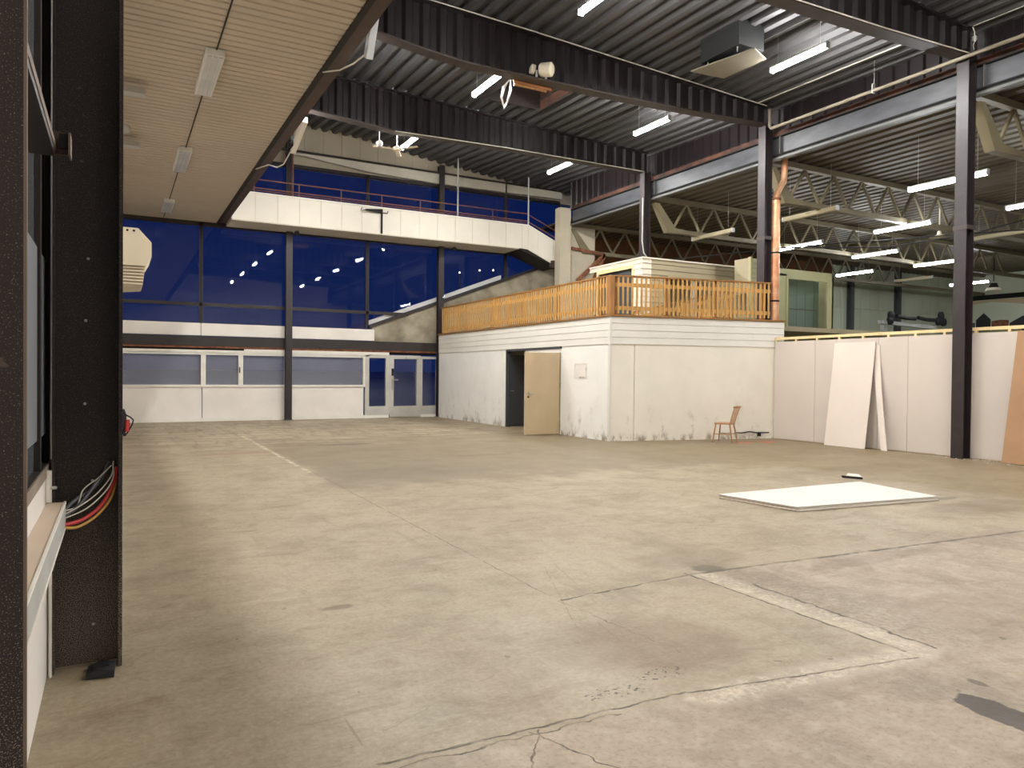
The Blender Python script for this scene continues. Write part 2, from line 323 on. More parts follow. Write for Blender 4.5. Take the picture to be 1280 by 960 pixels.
class MB:
    def __init__(s): s.v = []; s.f = []
    def add(s, vs, fs):
        k = len(s.v); s.v += [tuple(v) for v in vs]; s.f += [tuple(i+k for i in f) for f in fs]; return s
    def box(s, x0, y0, z0, x1, y1, z1):
        x0, x1 = sorted((x0, x1)); y0, y1 = sorted((y0, y1)); z0, z1 = sorted((z0, z1))
        return s.add([(x0,y0,z0),(x1,y0,z0),(x1,y1,z0),(x0,y1,z0),(x0,y0,z1),(x1,y0,z1),(x1,y1,z1),(x0,y1,z1)],
                     [(3,2,1,0),(4,5,6,7),(0,1,5,4),(1,2,6,5),(2,3,7,6),(3,0,4,7)])
    def bar(s, p, q, w, h, up=(0, 0, 1)):
        p, q = Vector(p), Vector(q); d = (q-p).normalized(); u = Vector(up)
        if abs(d.dot(u)) > .98: u = Vector((1, 0, 0))
        r = d.cross(u).normalized(); u = r.cross(d).normalized()
        vs = []
        for c in (p, q):
            for a, b in ((-1,-1),(1,-1),(1,1),(-1,1)): vs.append(c+r*(a*w/2)+u*(b*h/2))
        return s.add(vs, [(0,1,2,3),(7,6,5,4),(0,4,5,1),(1,5,6,2),(2,6,7,3),(3,7,4,0)])
    def tube(s, pts, r, n=8, caps=True):
        pts = [Vector(p) for p in pts]; rs = r if isinstance(r, (list, tuple)) else [r]*len(pts)
        rings = []; prev = None
        for i, p in enumerate(pts):
            d = (pts[min(i+1, len(pts)-1)]-pts[max(i-1, 0)]).normalized()
            if prev is None:
                u = Vector((0,0,1)) if abs(d.z) < .9 else Vector((1,0,0))
                a = d.cross(u).normalized()
            else:
                a = (prev - d*prev.dot(d)).normalized()
            prev = a; b = d.cross(a)
            rings.append([p+(a*math.cos(2*PI*k/n)+b*math.sin(2*PI*k/n))*rs[i] for k in range(n)])
        vs = [v for rg in rings for v in rg]; fs = []
        for i in range(len(rings)-1):
            for k in range(n):
                fs.append((i*n+k, i*n+(k+1) % n, (i+1)*n+(k+1) % n, (i+1)*n+k))
        if caps:
            fs.append(tuple(range(n-1, -1, -1))); fs.append(tuple((len(rings)-1)*n+k for k in range(n)))
        return s.add(vs, fs)
    def prism(s, poly, ext, closed=True):
        """poly: list of 3-D points (planar); ext: extrusion vector"""
        e = Vector(ext); n = len(poly); vs = [Vector(p) for p in poly]+[Vector(p)+e for p in poly]
        fs = [tuple(range(n-1, -1, -1)), tuple(range(n, 2*n))]
        for i in range(n): fs.append((i, (i+1) % n, n+(i+1) % n, n+i))
        return s.add(vs, fs)
    def lathe(s, prof, c, axis=(0, 0, 1), n=20):
        a = Vector(axis).normalized(); u = Vector((0,0,1)) if abs(a.z) < .9 else Vector((1,0,0))
        p = a.cross(u).normalized(); q = a.cross(p); c = Vector(c); vs = []; fs = []
        for r, z in prof:
            for k in range(n): vs.append(c+a*z+(p*math.cos(2*PI*k/n)+q*math.sin(2*PI*k/n))*r)
        for i in range(len(prof)-1):
            for k in range(n): fs.append((i*n+k, i*n+(k+1) % n, (i+1)*n+(k+1) % n, (i+1)*n+k))
        fs.append(tuple(range(n-1, -1, -1))); fs.append(tuple((len(prof)-1)*n+k for k in range(n)))
        return s.add(vs, fs)
    def build(s, name, m, parent=None, bevel=0, smooth=False, solid=0, at=None):
        off = wloc(parent) if parent is not None else (Vector(at) if at else Vector((0, 0, 0)))
        me = bpy.data.meshes.new(name); me.from_pydata([tuple(Vector(v)-off) for v in s.v], [], s.f)
        bm = bmesh.new(); bm.from_mesh(me); bmesh.ops.recalc_face_normals(bm, faces=bm.faces); bm.to_mesh(me); bm.free()
        me.materials.append(m)
        if smooth:
            for p in me.polygons: p.use_smooth = True
            me.set_sharp_from_angle(angle=math.radians(40))
        o = bpy.data.objects.new(name, me); COL.objects.link(o)
        if parent is not None: o.parent = parent
        elif at: o.location = at
        if bevel:
            b = o.modifiers.new('bevel', 'BEVEL'); b.width = bevel; b.segments = 2; b.limit_method = 'ANGLE'
        if solid:
            b = o.modifiers.new('solid', 'SOLIDIFY'); b.thickness = solid; b.offset = 0
        return o

def tag(o, label, cat, group=None):
    o['label'] = label; o['category'] = cat
    if group: o['group'] = group
    return o
def thing(name, label, cat, loc, group=None, rz=0):
    o = bpy.data.objects.new(name, None); o.empty_display_size = .2; COL.objects.link(o)
    o.location = loc; o.rotation_euler.z = rz
    return tag(o, label, cat, group)
def struct(o): o['kind'] = 'structure'; return o
def stuff(o): o['kind'] = 'stuff'; return o
def dup(root, loc, label, rz=None, group=None):
    r = root.copy(); COL.objects.link(r); r.location = loc; r['label'] = label
    if rz is not None: r.rotation_euler.z = rz
    if group: r['group'] = group
    def kids(src, dst):
        for ch in [c for c in src.children]:
            c = ch.copy(); COL.objects.link(c); c.parent = dst; kids(ch, c)
    kids(root, r)
    return r

# ------------------------------------------------------------------ roof surface
ST = {-8: [(2.8, 8.6), (11, 8.25), (16, 8.1)], 8.2: [(2.8, 8.6), (11, 8.25), (16, 8.1)],
      13.05: [(2.8, 8.64), (7.3, 8.49), (10, 8.36), (11.6, 8.27), (16, 8.16)],
      17.9: [(2.8, 8.82), (7.6, 8.63), (9.9, 8.50), (13.4, 8.36), (16, 8.28)],
      24.7: [(2.8, 9.62), (7.0, 9.47), (10.3, 9.0), (13.4, 8.70), (16, 8.55)]}
def interp(L, x):
    if x <= L[0][0]: return L[0][1]
    for (a, b), (c, d) in zip(L, L[1:]):
        if x <= c: return b+(d-b)*(x-a)/(c-a)
    return L[-1][1]
YS = sorted(ST)
def roofz(x, y):
    y = min(max(y, YS[0]), YS[-1])
    for a, b in zip(YS, YS[1:]):
        if y <= b:
            t = (y-a)/(b-a); return interp(ST[a], x)*(1-t)+interp(ST[b], x)*t

# ================================================================== SETTING
HX0, HX1, HY0, HY1 = 8.05, 9.6, 15.05, 16.45      # roof hatch opening
struct(MB().box(-1, -8.3, -.2, 42, 25.2, 0).build('floor', M['floor']))

# main corrugated roof, ribs along Y
b = MB(); per = .34; x = 2.9
prof = []
while x < 15.7:
    prof += [(x, 0), (x+.12, 0), (x+.17, .1), (x+.29, .1)]; x += per
for (xa, ha), (xb, hb) in zip(prof, prof[1:]):
    ys = [-8.3, 8.2, 13.05, 17.9, 24.7]
    spans = list(zip(ys, ys[1:]))
    if xa >= HX0-.02 and xb <= HX1+.02:
        spans = [(-8.3, 8.2), (8.2, 13.05), (13.05, HY0), (HY1, 17.9), (17.9, 24.7)]
    for ya, yb in spans:
        b.add([(xa, ya, roofz(xa, ya)+ha), (xb, ya, roofz(xb, ya)+hb), (xb, yb, roofz(xb, yb)+hb), (xa, yb, roofz(xa, yb)+ha)], [(0, 1, 2, 3)])
struct(b.build('ceiling', M['roof']))
# roof slab above (keeps out the sky)
b = MB()
for ya, yb in ((-8.3, 8.2), (8.2, 13.05), (13.05, 17.9), (17.9, 24.8)):
    xs = [2.6, 5, 7.5, HX0, HX1, 11.5, 13.5, 15.9]
    for xa, xb in zip(xs, xs[1:]):
        pcs = [(ya, yb)]
        if xa == HX0 and ya == 13.05: pcs = [(ya, HY0), (HY1, yb)]
        for p, q in pcs:
            b.add([(xa, p, roofz(xa, p)+.14), (xb, p, roofz(xb, p)+.14), (xb, q, roofz(xb, q)+.14), (xa, q, roofz(xa, q)+.14)], [(0, 1, 2, 3)])
struct(b.build('ceiling_deck', M['roof']))

# low ceiling on the left: shallow ribs along X
b = MB(); y = -8.3
while y < 24.4:
    ye = min(y+.18, 24.45)
    b.add([(-.6, y, 6.13), (2.74, y, 6.13), (2.74, y+(ye-y)*.72, 6.13), (-.6, y+(ye-y)*.72, 6.13)], [(0,1,2,3)])
    b.add([(-.6, y+(ye-y)*.72, 6.13), (2.74, y+(ye-y)*.72, 6.13), (2.74, y+(ye-y)*.8, 6.16), (-.6, y+(ye-y)*.8, 6.16)], [(0,1,2,3)])
    b.add([(-.6, y+(ye-y)*.8, 6.16), (2.74, y+(ye-y)*.8, 6.16), (2.74, y+(ye-y)*.92, 6.16), (-.6, y+(ye-y)*.92, 6.16)], [(0,1,2,3)])
    b.add([(-.6, y+(ye-y)*.92, 6.16), (2.74, y+(ye-y)*.92, 6.16), (2.74, ye, 6.13), (-.6, ye, 6.13)], [(0,1,2,3)])
    y += .18
struct(b.build('ceiling_left', M['creamdeck']))
struct(MB().box(-.6, -8.3, 6.2, 2.9, 24.45, 6.3).build('ceiling_left_deck', M['creamdeck']))
struct(MB().box(2.86, -8.3, 6.62, 2.99, 24.45, 9.8).build('wall_eave', M['beamdark']))

# right-hand low roof
b = MB(); x = 14.51; zz = 7.08
while x < 41:
    b.add([(x, -8.3, zz), (x+.2, -8.3, zz), (x+.2, 24.6, zz), (x, 24.6, zz)], [(0,1,2,3)])
    b.add([(x+.2, -8.3, zz), (x+.24, -8.3, zz+.05), (x+.24, 24.6, zz+.05), (x+.2, 24.6, zz)], [(0,1,2,3)])
    b.add([(x+.24, -8.3, zz+.05), (x+.34, -8.3, zz+.05), (x+.34, 24.6, zz+.05), (x+.24, 24.6, zz+.05)], [(0,1,2,3)])
    b.add([(x+.34, -8.3, zz+.05), (x+.38, -8.3, zz), (x+.38, 24.6, zz), (x+.34, 24.6, zz+.05)], [(0,1,2,3)])
    x += .38
struct(b.build('ceiling_right', M['olivedeck']))
struct(MB().box(14.51, -8.3, 7.16, 41.6, 24.8, 7.25).build('ceiling_right_deck', M['olivedeck']))

# walls
struct(MB().box(-.62, -8.3, 0, -.3, 2.35, 6.2).box(-.62, 4.62, 0, -.3, 24.5, 6.2)
       .box(-.62, 2.35, 0, -.3, 4.62, 1.0).box(-.62, 2.35, 3.6, -.3, 4.62, 6.2).build('wall_left', M['panelwhite']))
struct(MB().box(-.7, -8.5, 0, 41.6, -8.3, 9.8).build('wall_rear', M['panelwhite']))
struct(MB().box(41.0, -8.3, 0, 41.2, 24.8, 7.2).build('wall_right', M['greenwall2']))
# back wall of the side hall with pale green panels, brown fibre part behind the cabins
struct(MB().box(15.7, 24.5, 0, 31.0, 24.75, 7.2).build('wall_back_brown', M['brownwall']))
b = MB().box(31.0, 24.55, 0, 41.0, 24.75, 7.2)
for i in range(14): b.box(31.02+i*.72, 24.5, 0, 31.02+i*.72+.70, 24.56, 5.0).box(31.02+i*.72, 24.5, 5.02, 31.02+i*.72+.70, 24.56, 7.1)
struct(b.build('wall_back', M['greenwall']))
# dark sheeting between low roof and main roof
b = MB(); y = -8.3
while y < 22.5:
    b.add([(14.53, y, 7.595), (14.53, y+.17, 7.595), (14.53, y+.17, 9.1), (14.53, y, 9.1)], [(0,1,2,3)])
    b.add([(14.53, y+.17, 7.595), (14.58, y+.2, 7.595), (14.58, y+.2, 9.1), (14.53, y+.17, 9.1)], [(0,1,2,3)])
    b.add([(14.58, y+.2, 7.595), (14.58, y+.31, 7.595), (14.58, y+.31, 9.1), (14.58, y+.2, 9.1)], [(0,1,2,3)])
    b.add([(14.58, y+.31, 7.595), (14.53, y+.34, 7.595), (14.53, y+.34, 9.1), (14.58, y+.31, 9.1)], [(0,1,2,3)])
    y += .34
struct(b.build('wall_clerestory', M['beamdark']))

# ------------------------------------------------------------------ far glass wall
GY = 24.5
MUL = [-.15, 2.29, 4.91, 7.53, 10.24, 12.85, 15.2]
def sillz(x): return 3.05 if x < 7.56 else 3.16+(x-7.6)*.377
def pane_poly(x0, x1, zlo, zhi, name, m, parent, y=GY):
    a, c = (zlo(x0), zlo(x1)) if callable(zlo) else (zlo, zlo)
    return MB().prism([(x0, y, a), (x1, y, c), (x1, y, zhi), (x0, y, zhi)], (0, .012, 0)).build(name, m, parent)
wn = 0
for i in range(6):
    x0, x1 = MUL[i]+.05, MUL[i+1]-.05
    wn += 1
    w = MB()
    fr = .045
    # lower clear pane and transom, upper pane: frame bars
    if i < 3:
        w.box(x0-.06, GY-.05, 3.55, x1+.06, GY+.05, 3.65)
        w.box(x0-.06, GY-.04, 3.0, x1+.06, GY+.05, 3.04)
    elif i == 3:
        w.box(x0-.06, GY-.05, 3.55, 9.0, GY+.05, 3.65)
    w.box(x0-.06, GY-.05, 6.0, x1+.06, GY+.05, 6.13)
    w.box(x0-.06, GY-.05, 3.0 if i < 3 else sillz(x0), x0, GY+.05, 6.1)
    w.box(x1, GY-.05, 3.0 if i < 3 else sillz(x1), x1+.06, GY+.05, 6.1)
    f = struct(w.build('window_%d' % wn, M['blackfr']))
    if i < 3:
        pane_poly(x0, x1, 3.03, 3.56, 'pane', M['glass'], f); pane_poly(x0, x1, 3.64, 6.02, 'pane', M['glass'], f)
    elif sillz(x1) < 6.0:
        pane_poly(x0, x1, sillz, 6.02, 'pane', M['glass'], f)
    else:
        xe = 7.6+(6.0-3.16)/.377
        MB().prism([(x0, GY, sillz(x0)), (xe, GY, 6.02), (x0, GY, 6.02)], (0, .012, 0)).build('pane', M['glass'], f)
# upper row of windows above the gallery
for i in range(1, 6):
    x0, x1 = MUL[i]+.05, MUL[i+1]-.05
    wn += 1
    zt = 8.28
    w = MB().box(x0-.06, GY-.05, zt-.1, x1+.06, GY+.05, zt).box(x0-.06, GY-.05, 6.1, x1+.06, GY+.05, 6.2)
    w.box(x0-.06, GY-.05, 6.1, x0, GY+.05, zt).box(x1, GY-.05, 6.1, x1+.06, GY+.05, zt)
    f = struct(w.build('window_%d' % wn, M['blackfr']))
    pane_poly(x0, x1, 6.18, zt-.08, 'pane', M['glass'], f)
# gable wall over the upper windows: light band, rail, beige panels up to the roof
b = MB()
for xa, xb in zip([2.9+.62*k for k in range(21)], [2.9+.62*(k+1)-.008 for k in range(21)]):
    xb = min(xb, 15.7)
    if xa >= 15.7: break
    b.prism([(xa, 24.42, 8.66), (xb, 24.42, 8.66), (xb, 24.42, max(8.68, roofz(xb, 24.42)+.12)), (xa, 24.42, max(8.68, roofz(xa, 24.42)+.12))], (0, .05, 0))
struct(b.build('wall_gable', M['gable']))
struct(MB().box(2.8, 24.5, 8.2, 15.9, 24.75, 9.9).build('wall_gable_back', M['gable']))
struct(MB().prism([(4.6, 24.3, 8.62), (15.2, 24.3, 8.62), (15.2, 24.3, 8.33), (10, 24.3, 8.27), (7.6, 24.3, 8.33)], (0, .15, 0)).build('trim_1', M['gableband']))
struct(MB().tube([(2.95, 24.2, 8.66), (15.3, 24.2, 8.60)], .035, 8).build('trim_2', M['blackfr']))
# facade under the glass: white band, dark beam, rusty strip, header, panels
b = MB()
for a, c in ((-.3, 2.29), (2.3, 4.9), (4.91, 7.78)): b.box(a, 24.42, 2.64, c-.006, 24.6, 3.02)
struct(b.build('trim_3', M['panelwhite']))
struct(MB().box(-.3, 24.36, 2.32, 10.05, 24.6, 2.62).build('trim_4', M['blackfr']))
struct(MB().box(-.3, 24.38, 2.26, 10.05, 24.6, 2.32).build('trim_5', M['rust']))
struct(MB().box(-.3, 24.46, 2.19, 10.05, 24.6, 2.26).build('trim_6', M['black']))
struct(MB().box(-.3, 24.40, 2.10, 7.6, 24.6, 2.20).box(3.55, 24.39, 2.16, 8.3, 24.45, 2.25).build('trim_7', M['winframe']))
b = MB()
for a, c in ((-.3, 2.33), (2.34, 4.9), (4.91, 7.42)): b.box(a, 24.44, .1, c-.01, 24.6, 1.06)
struct(b.build('wall_far_low', M['panelwhite']))
struct(MB().box(-.3, 24.40, 0, 8.3, 24.6, .10).box(9.48, 24.40, 0, 10.1, 24.6, .10).build('baseboard_far', M['winframe']))
def low_window(x0, x1, z0, z1, handle=None):
    global wn
    wn += 1; t = .07; y0, y1 = 24.40, 24.56
    w = MB().box(x0, y0, z0, x1, y1, z0+t).box(x0, y0, z1-t, x1, y1, z1).box(x0, y0, z0+t, x0+t, y1, z1-t).box(x1-t, y0, z0+t, x1, y1, z1-t)
    f = struct(w.build('window_%d' % wn, M['winframe'], bevel=.006))
    MB().box(x0+t, 24.49, z0+t, x1-t, 24.502, z1-t).build('pane', M['glasslow'], f)
    if handle:
        MB().box(handle, y0-.03, 1.5, handle+.03, y0, 1.68).build('window_handle', M['black'], f)
low_window(-.3, 2.36, 1.06, 2.12)
low_window(2.36, 3.45, 1.06, 2.12, 3.40)
low_window(3.45, 4.86, 1.06, 2.12)
low_window(4.96, 7.46, 1.06, 2.12)
# glazed entrance: side lights and door in grey aluminium
def alu_frame(name, x0, x1, z0, z1, gz0, gz1, side):
    w = MB().box(x0, 24.40, z0, x1, 24.54, gz0).box(x0, 24.40, gz1, x1, 24.54, z1).box(x0, 24.40, gz0, x0+side, 24.54, gz1).box(x1-side, 24.40, gz0, x1, 24.54, gz1)
    f = struct(w.build(name, M['alu'], bevel=.006))
    MB().box(x0+side, 24.47, gz0, x1-side, 24.482, gz1).build('pane', M['glass'], f)
    return f
wn += 1; alu_frame('window_%d' % wn, 7.46, 8.33, .1, 2.18, .40, 2.05, .14)
wn += 1; alu_frame('window_%d' % wn, 9.47, 10.15, .1, 2.14, .40, 2.05, .07)
d = alu_frame('door_1', 8.33, 9.47, 0.02, 2.16, .40, 2.03, .15)
MB().box(8.40, 24.36, .95, 8.47, 24.40, 1.35).box(8.46, 24.34, 1.28, 8.62, 24.37, 1.32).build('door_handle', M['steel'], d)
MB().box(8.39, 24.36, 1.45, 8.46, 24.40, 1.7).build('lock_plate', M['black'], d)
MB().box(8.9, 24.34, 2.06, 9.35, 24.40, 2.12).build('door_closer', M['alu'], d)
# concrete stair wall rising behind the entrance, with a pale capping
struct(MB().prism([(7.7, 24.46, 2.62), (15.3, 24.46, 2.62), (15.3, 24.46, 6.0), (7.7, 24.46, 3.10)], (0, .35, 0)).build('wall_stair', M['concrete']))
struct(MB().prism([(7.6, 24.40, 3.06), (15.2, 24.40, 5.93), (15.2, 24.40, 6.03), (7.6, 24.40, 3.17)], (0, .1, 0)).build('trim_8', M['blackfr']))
struct(MB().prism([(7.6, 24.55, 3.18), (12.7, 24.55, 5.1), (12.7, 24.55, 5.25), (7.6, 24.55, 3.32)], (0, .3, 0)).build('trim_9', M['winframe']))
# outside: snow, a dark shed edge
struct(MB().box(-60, 25.3, -.4, 90, 120, -.05).prism([(-60, 31, -.1), (-60, 38, 1.25), (-60, 70, 1.7), (-60, 70, -.2)], (150, 0, 0)).build('ground_outside', M['snow']))

# columns in front of the far glass
def far_column(x, label, group=None):
    t = thing('steel_column', label, 'column', (x, 24.28, 0))
    zt = 9.3 if x < 7 else 8.9
    MB().box(x-.10, 24.17, 0, x+.10, 24.185, zt).box(x-.10, 24.345, 0, x+.10, 24.36, zt).box(x-.008, 24.185, 0, x+.008, 24.345, zt).build('section', M['colbrown'], t)
    MB().box(x-.14, 24.13, 0, x+.14, 24.40, .015).build('base_plate', M['colblack'], t)
    return t
far_column(4.88, 'dark brown steel column by the glass wall, left of the longest low window')
far_column(10.13, 'dark brown steel column by the glass wall beside the glazed door')

# ------------------------------------------------------------------ gallery walkway
wk = thing('gallery_walkway', 'hanging white-panelled walkway with red-brown railing before the glass wall', 'walkway', (8, 23.8, 6.05))
b = MB(); x = 3.02
KX, EX = 13.09, 14.34
def ptop(x): return 6.90 if x <= KX else 6.90-(x-KX)*.43
def pbot(x): return 6.07 if x <= KX-.05 else 6.07-(x-KX+.05)*.43
xs = []
while x < EX: xs.append(x); x += .655
xs = sorted(xs+[KX])+[EX]
for a, c in zip(xs, xs[1:]):
    c2 = c-.009
    if c2-a < .02: continue
    b.prism([(a, 23.2, pbot(a)), (c2, 23.2, pbot(c2)), (c2, 23.2, ptop(c2)), (a, 23.2, ptop(a))], (0, .03, 0))
b.build('parapet_panels', M['parapet'], wk)
MB().prism([(3.02, 23.225, 6.09), (KX, 23.225, 6.09), (EX, 23.225, pbot(EX)+.02), (EX, 23.225, ptop(EX)-.02), (KX, 23.225, 6.88), (3.02, 23.225, 6.88)], (0, .03, 0)).build('parapet_backing', M['soffit'], wk)
MB().prism([(3.02, 23.16, 6.90), (KX, 23.16, 6.90), (EX, 23.16, ptop(EX)), (EX, 23.16, ptop(EX)+.035), (KX, 23.16, 6.935), (3.02, 23.16, 6.935)], (0, .12, 0)).build('capping', M['white'], wk)
MB().box(3.0, 23.21, 6.04, KX-.35, 24.38, 6.2).build('deck_slab', M['soffit'], wk)
MB().prism([(KX-.35, 23.24, 6.04), (EX+.05, 23.24, 5.50), (EX+.05, 23.24, 5.62), (KX-.35, 23.24, 6.2)], (0, 1.1, 0)).build('stair_flight', M['eavedark'], wk)
MB().box(14.05, 23.1, 5.48, 14.25, 23.3, 5.72).bar((14.2, 23.2, 5.68), (14.75, 23.2, 5.64), .2, .12).build('end_support', M['eave'], wk)
for z in (7.35, 7.09, 7.02):
    MB().tube([(3.02, 23.3, z), (KX, 23.3, z)]+([(EX-.02, 23.3, z-.5)] if z > 7.05 else []), .02 if z > 7.05 else .014, 8).build('rail', M['railred'], wk)
for x in (3.65, 4.98, 6.3, 7.64, 8.98, 10.34, 11.7, EX-.03):
    zb = ptop(x)
    MB().tube([(x, 23.3, zb), (x, 23.3, zb+.45)], .018, 8).build('railing_post', M['railred'], wk)
for x in (10.33, 13.12):
    MB().tube([(x, 23.25, 6.9), (x, 23.25, roofz(x, 23.25)+.05)], .028, 8).build('hanger_rod', M['lgrey'], wk)
for x, m in ((4.93, 'railred'), (12.6, 'blackfr')):
    MB().tube([(x, 24.0, 6.1), (x, 24.0, roofz(x, 24.0)+.05)], .03, 8).build('hanger_rod', M[m], wk)
t = thing('wall_bracket', 'black hinged arm bracket fixed on the white walkway panels', 'bracket', (7.6, 23.18, 6.07))
MB().box(7.575, 23.14, 6.08, 7.625, 23.2, 6.86).build('upright', M['black'], t)
MB().prism([(6.92, 23.0, 6.74), (7.6, 23.13, 6.72), (7.6, 23.13, 6.86), (7.05, 23.02, 6.79)], (0, .03, 0)).build('arm', M['black'], t)
MB().tube([(6.9, 23.03, 6.82), (6.86, 23.03, 6.73), (6.95, 23.05, 6.75)], .015, 6).build('hook', M['black'], t)
MB().tube([(7.62, 23.16, 6.75), (7.78, 23.14, 6.74), (7.8, 23.14, 6.82)], .015, 6).build('hook', M['black'], t)
tag(MB().lathe([(.06, 0), (.075, .03), (.075, .09), (.03, .12)], (10.57, 24.05, 5.91)).build('spotlight', M['blackfr'], smooth=True), 'small dark spotlight under the walkway by the entrance column', 'spotlight')
tag(MB().lathe([(.06, 0), (.075, .03), (.075, .09), (.03, .12)], (5.05, 23.9, 5.91)).build('spotlight', M['blackfr'], smooth=True), 'small dark spotlight under the walkway at its left column', 'spotlight')

# ------------------------------------------------------------------ roof beams
def roof_beam(Y, low, label):
    t = thing('roof_beam', label, 'beam', ((low[0][0]+low[-1][0])/2, Y, low[-1][1]))
    x = low[0][0]; w = MB(); xs = []
    cyc = [(0, 0), (.12, 0), (.175, .07), (.295, .07)]
    while x < low[-1][0]:
        for dx, dy in cyc: xs.append((min(x+dx, low[-1][0]), dy))
        x += .35
    for (xa, da), (xb, db) in zip(xs, xs[1:]):
        if xb-xa < 1e-5: continue
        w.add([(xa, Y+.10+da, interp(low, xa)+.03), (xb, Y+.10+db, interp(low, xb)+.03), (xb, Y+.10+db, roofz(xb, Y+.1)+.04), (xa, Y+.10+da, roofz(xa, Y+.1)+.04)], [(0, 1, 2, 3)])
    w.build('corrugated_web', M['beamdark'], t, solid=.006)
    fl = MB()
    for (xa, za), (xb, zb) in zip(low, low[1:]):
        fl.prism([(xa, Y, za), (xb, Y, zb), (xb, Y, zb+.035), (xa, Y, za+.035)], (0, .28, 0))
    fl.build('bottom_flange', M['flange'], t)
    tf = MB()
    for (xa, za), (xb, zb) in zip(low, low[1:]):
        tf.prism([(xa, Y+.02, roofz(xa, Y+.1)-.03), (xb, Y+.02, roofz(xb, Y+.1)-.03), (xb, Y+.02, roofz(xb, Y+.1)+.01), (xa, Y+.02, roofz(xa, Y+.1)+.01)], (0, .24, 0))
    tf.build('top_flange', M['beamdark'], t)
    return t
roof_beam(8.2, [(3.0, 7.5), (6, 7.42), (9.4, 7.45), (11.5, 7.51), (14.3, 7.62)], 'corrugated brown roof beam at the top right corner, above the nearest column')
roof_beam(13.05, [(3.0, 7.84), (4.2, 7.73), (5.2, 7.61), (6.0, 7.545), (7.7, 7.555), (9.7, 7.58), (11.7, 7.64), (14.3, 7.74)], 'corrugated brown roof beam carrying the white drum floodlight')
roof_beam(17.9, [(3.0, 7.93), (4.1, 7.83), (6.2, 7.65), (7.2, 7.675), (9.4, 7.715), (11.6, 7.72), (14.3, 7.71)], 'corrugated brown roof beam farthest back, with the ceiling fan hung behind it')
for yy in (3.4, -1.4):
    roof_beam(yy, [(3.0, 7.7), (6, 7.6), (14.3, 7.66)], 'corrugated brown roof beam above and behind the viewpoint' if yy < 0 else 'corrugated brown roof beam just above the view')

# eave beam along the low ceiling
t = thing('eave_beam', 'long brown steel edge beam along the cream low ceiling', 'beam', (2.85, 10, 6.12))
MB().box(2.80, -8.2, 6.12, 2.99, 24.35, 6.16).box(2.93, -8.2, 6.16, 2.99, 24.35, 6.66).build('brown_fascia', M['eave'], t)
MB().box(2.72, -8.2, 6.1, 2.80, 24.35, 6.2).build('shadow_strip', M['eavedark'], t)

# ------------------------------------------------------------------ right columns, girder
def hall_column(y0, z0, label):
    t = thing('steel_column', label, 'column', (14.22, y0+.12, z0))
    x0, x1, y1 = 14.1, 14.35, y0+.23
    MB().box(x0, y0, z0, x0+.018, y1, 7.75).build('front_flange', M['colbrown'], t)
    MB().box(x1-.018, y0, z0, x1, y1, 7.75).build('rear_flange', M['colbrown'], t)
    MB().box(x0+.018, y0+.10, z0, x1-.018, y0+.13, 7.75).build('web', M['colbrown'], t)
    MB().box(x0-.012, y0-.02, z0+4.35 if z0 < 1 else z0+2.0, x0+.26, y1+.02, z0+4.43 if z0 < 1 else z0+2.08).build('splice_plate', M['flange'], t)
    return t
hall_column(8.2, 0, 'dark brown steel column standing before the grey plasterboard partition')
hall_column(13.12, 2.93, 'dark brown steel column at the right end of the pine balustrade, by the copper pipe')
hall_column(17.85, 2.93, 'dark brown steel column rising behind the corner of the pine balustrade')
for yy in (3.4, -1.4): hall_column(yy, 0, 'dark brown steel column at the right side, %s' % ('beyond the right edge of view' if yy > 0 else 'behind the viewpoint'))
t = thing('edge_girder', 'long grey steel girder over the columns between the two halls', 'girder', (14.3, 10, 6.92))
MB().box(14.46, -8.2, 7.03, 14.50, 22.4, 7.47).build('web', M['girder'], t)
MB().box(14.37, -8.2, 7.00, 14.50, 22.4, 7.03).box(14.37, -8.2, 7.45, 14.50, 22.4, 7.48).build('web_flanges', M['black'], t)
MB().box(14.365, -8.2, 6.90, 14.50, 22.4, 6.95).build('lower_angle', M['angle'], t)
MB().box(14.40, -8.2, 6.95, 14.46, 22.4, 7.00).build('shadow_gap', M['black'], t)
for yy in (8.2, 13.04, 17.85):
    for dy in (-.12, .28): MB().box(14.38, yy+dy, 7.03, 14.46, yy+dy+.02, 7.45).build('stiffener', M['angle'], t)
tag(MB().box(14.38, -8.2, 7.48, 14.52, 22.3, 7.59).build('timber_strip', M['strip']), 'rust-red timber strip lying along the top of the grey girder', 'timber strip')
t = thing('conduit_pipe', 'long cream pipe under the roof edge above the nearest two columns', 'pipe', (14.0, 8, 7.6))
MB().tube([(14.0, -4, 7.54), (14.0, 12.85, 7.56), (14.0, 12.9, 7.62), (14.0, 12.92, 8.05)], .036, 10).build('pipe_run', M['cream'], t, smooth=True)
for yy in (3, 6.5, 10.1): MB().box(13.96, yy, 7.5, 14.04, yy+.03, 7.7).tube([(14.0, yy, 7.68), (14.0, yy, roofz(14, yy)+.02)], .006, 5).build('pipe_clip', M['lgrey'], t)
# corner pilaster at the far end of the girder
struct(MB().box(13.95, 22.4, 2.92, 14.40, 22.75, 7.52).build('wall_pilaster', M['gable']))
struct(MB().box(14.40, 22.55, 2.92, 15.55, 22.70, 7.05).build('wall_pilaster_return', M['gable']))

# ------------------------------------------------------------------ mezzanine block
BX, BY0, BY1 = 10.05, 13.93, 24.15
FX1, FY1 = 14.75, 12.95
def fy(x): return BY0+(x-BX)*(FY1-BY0)/(FX1-BX)
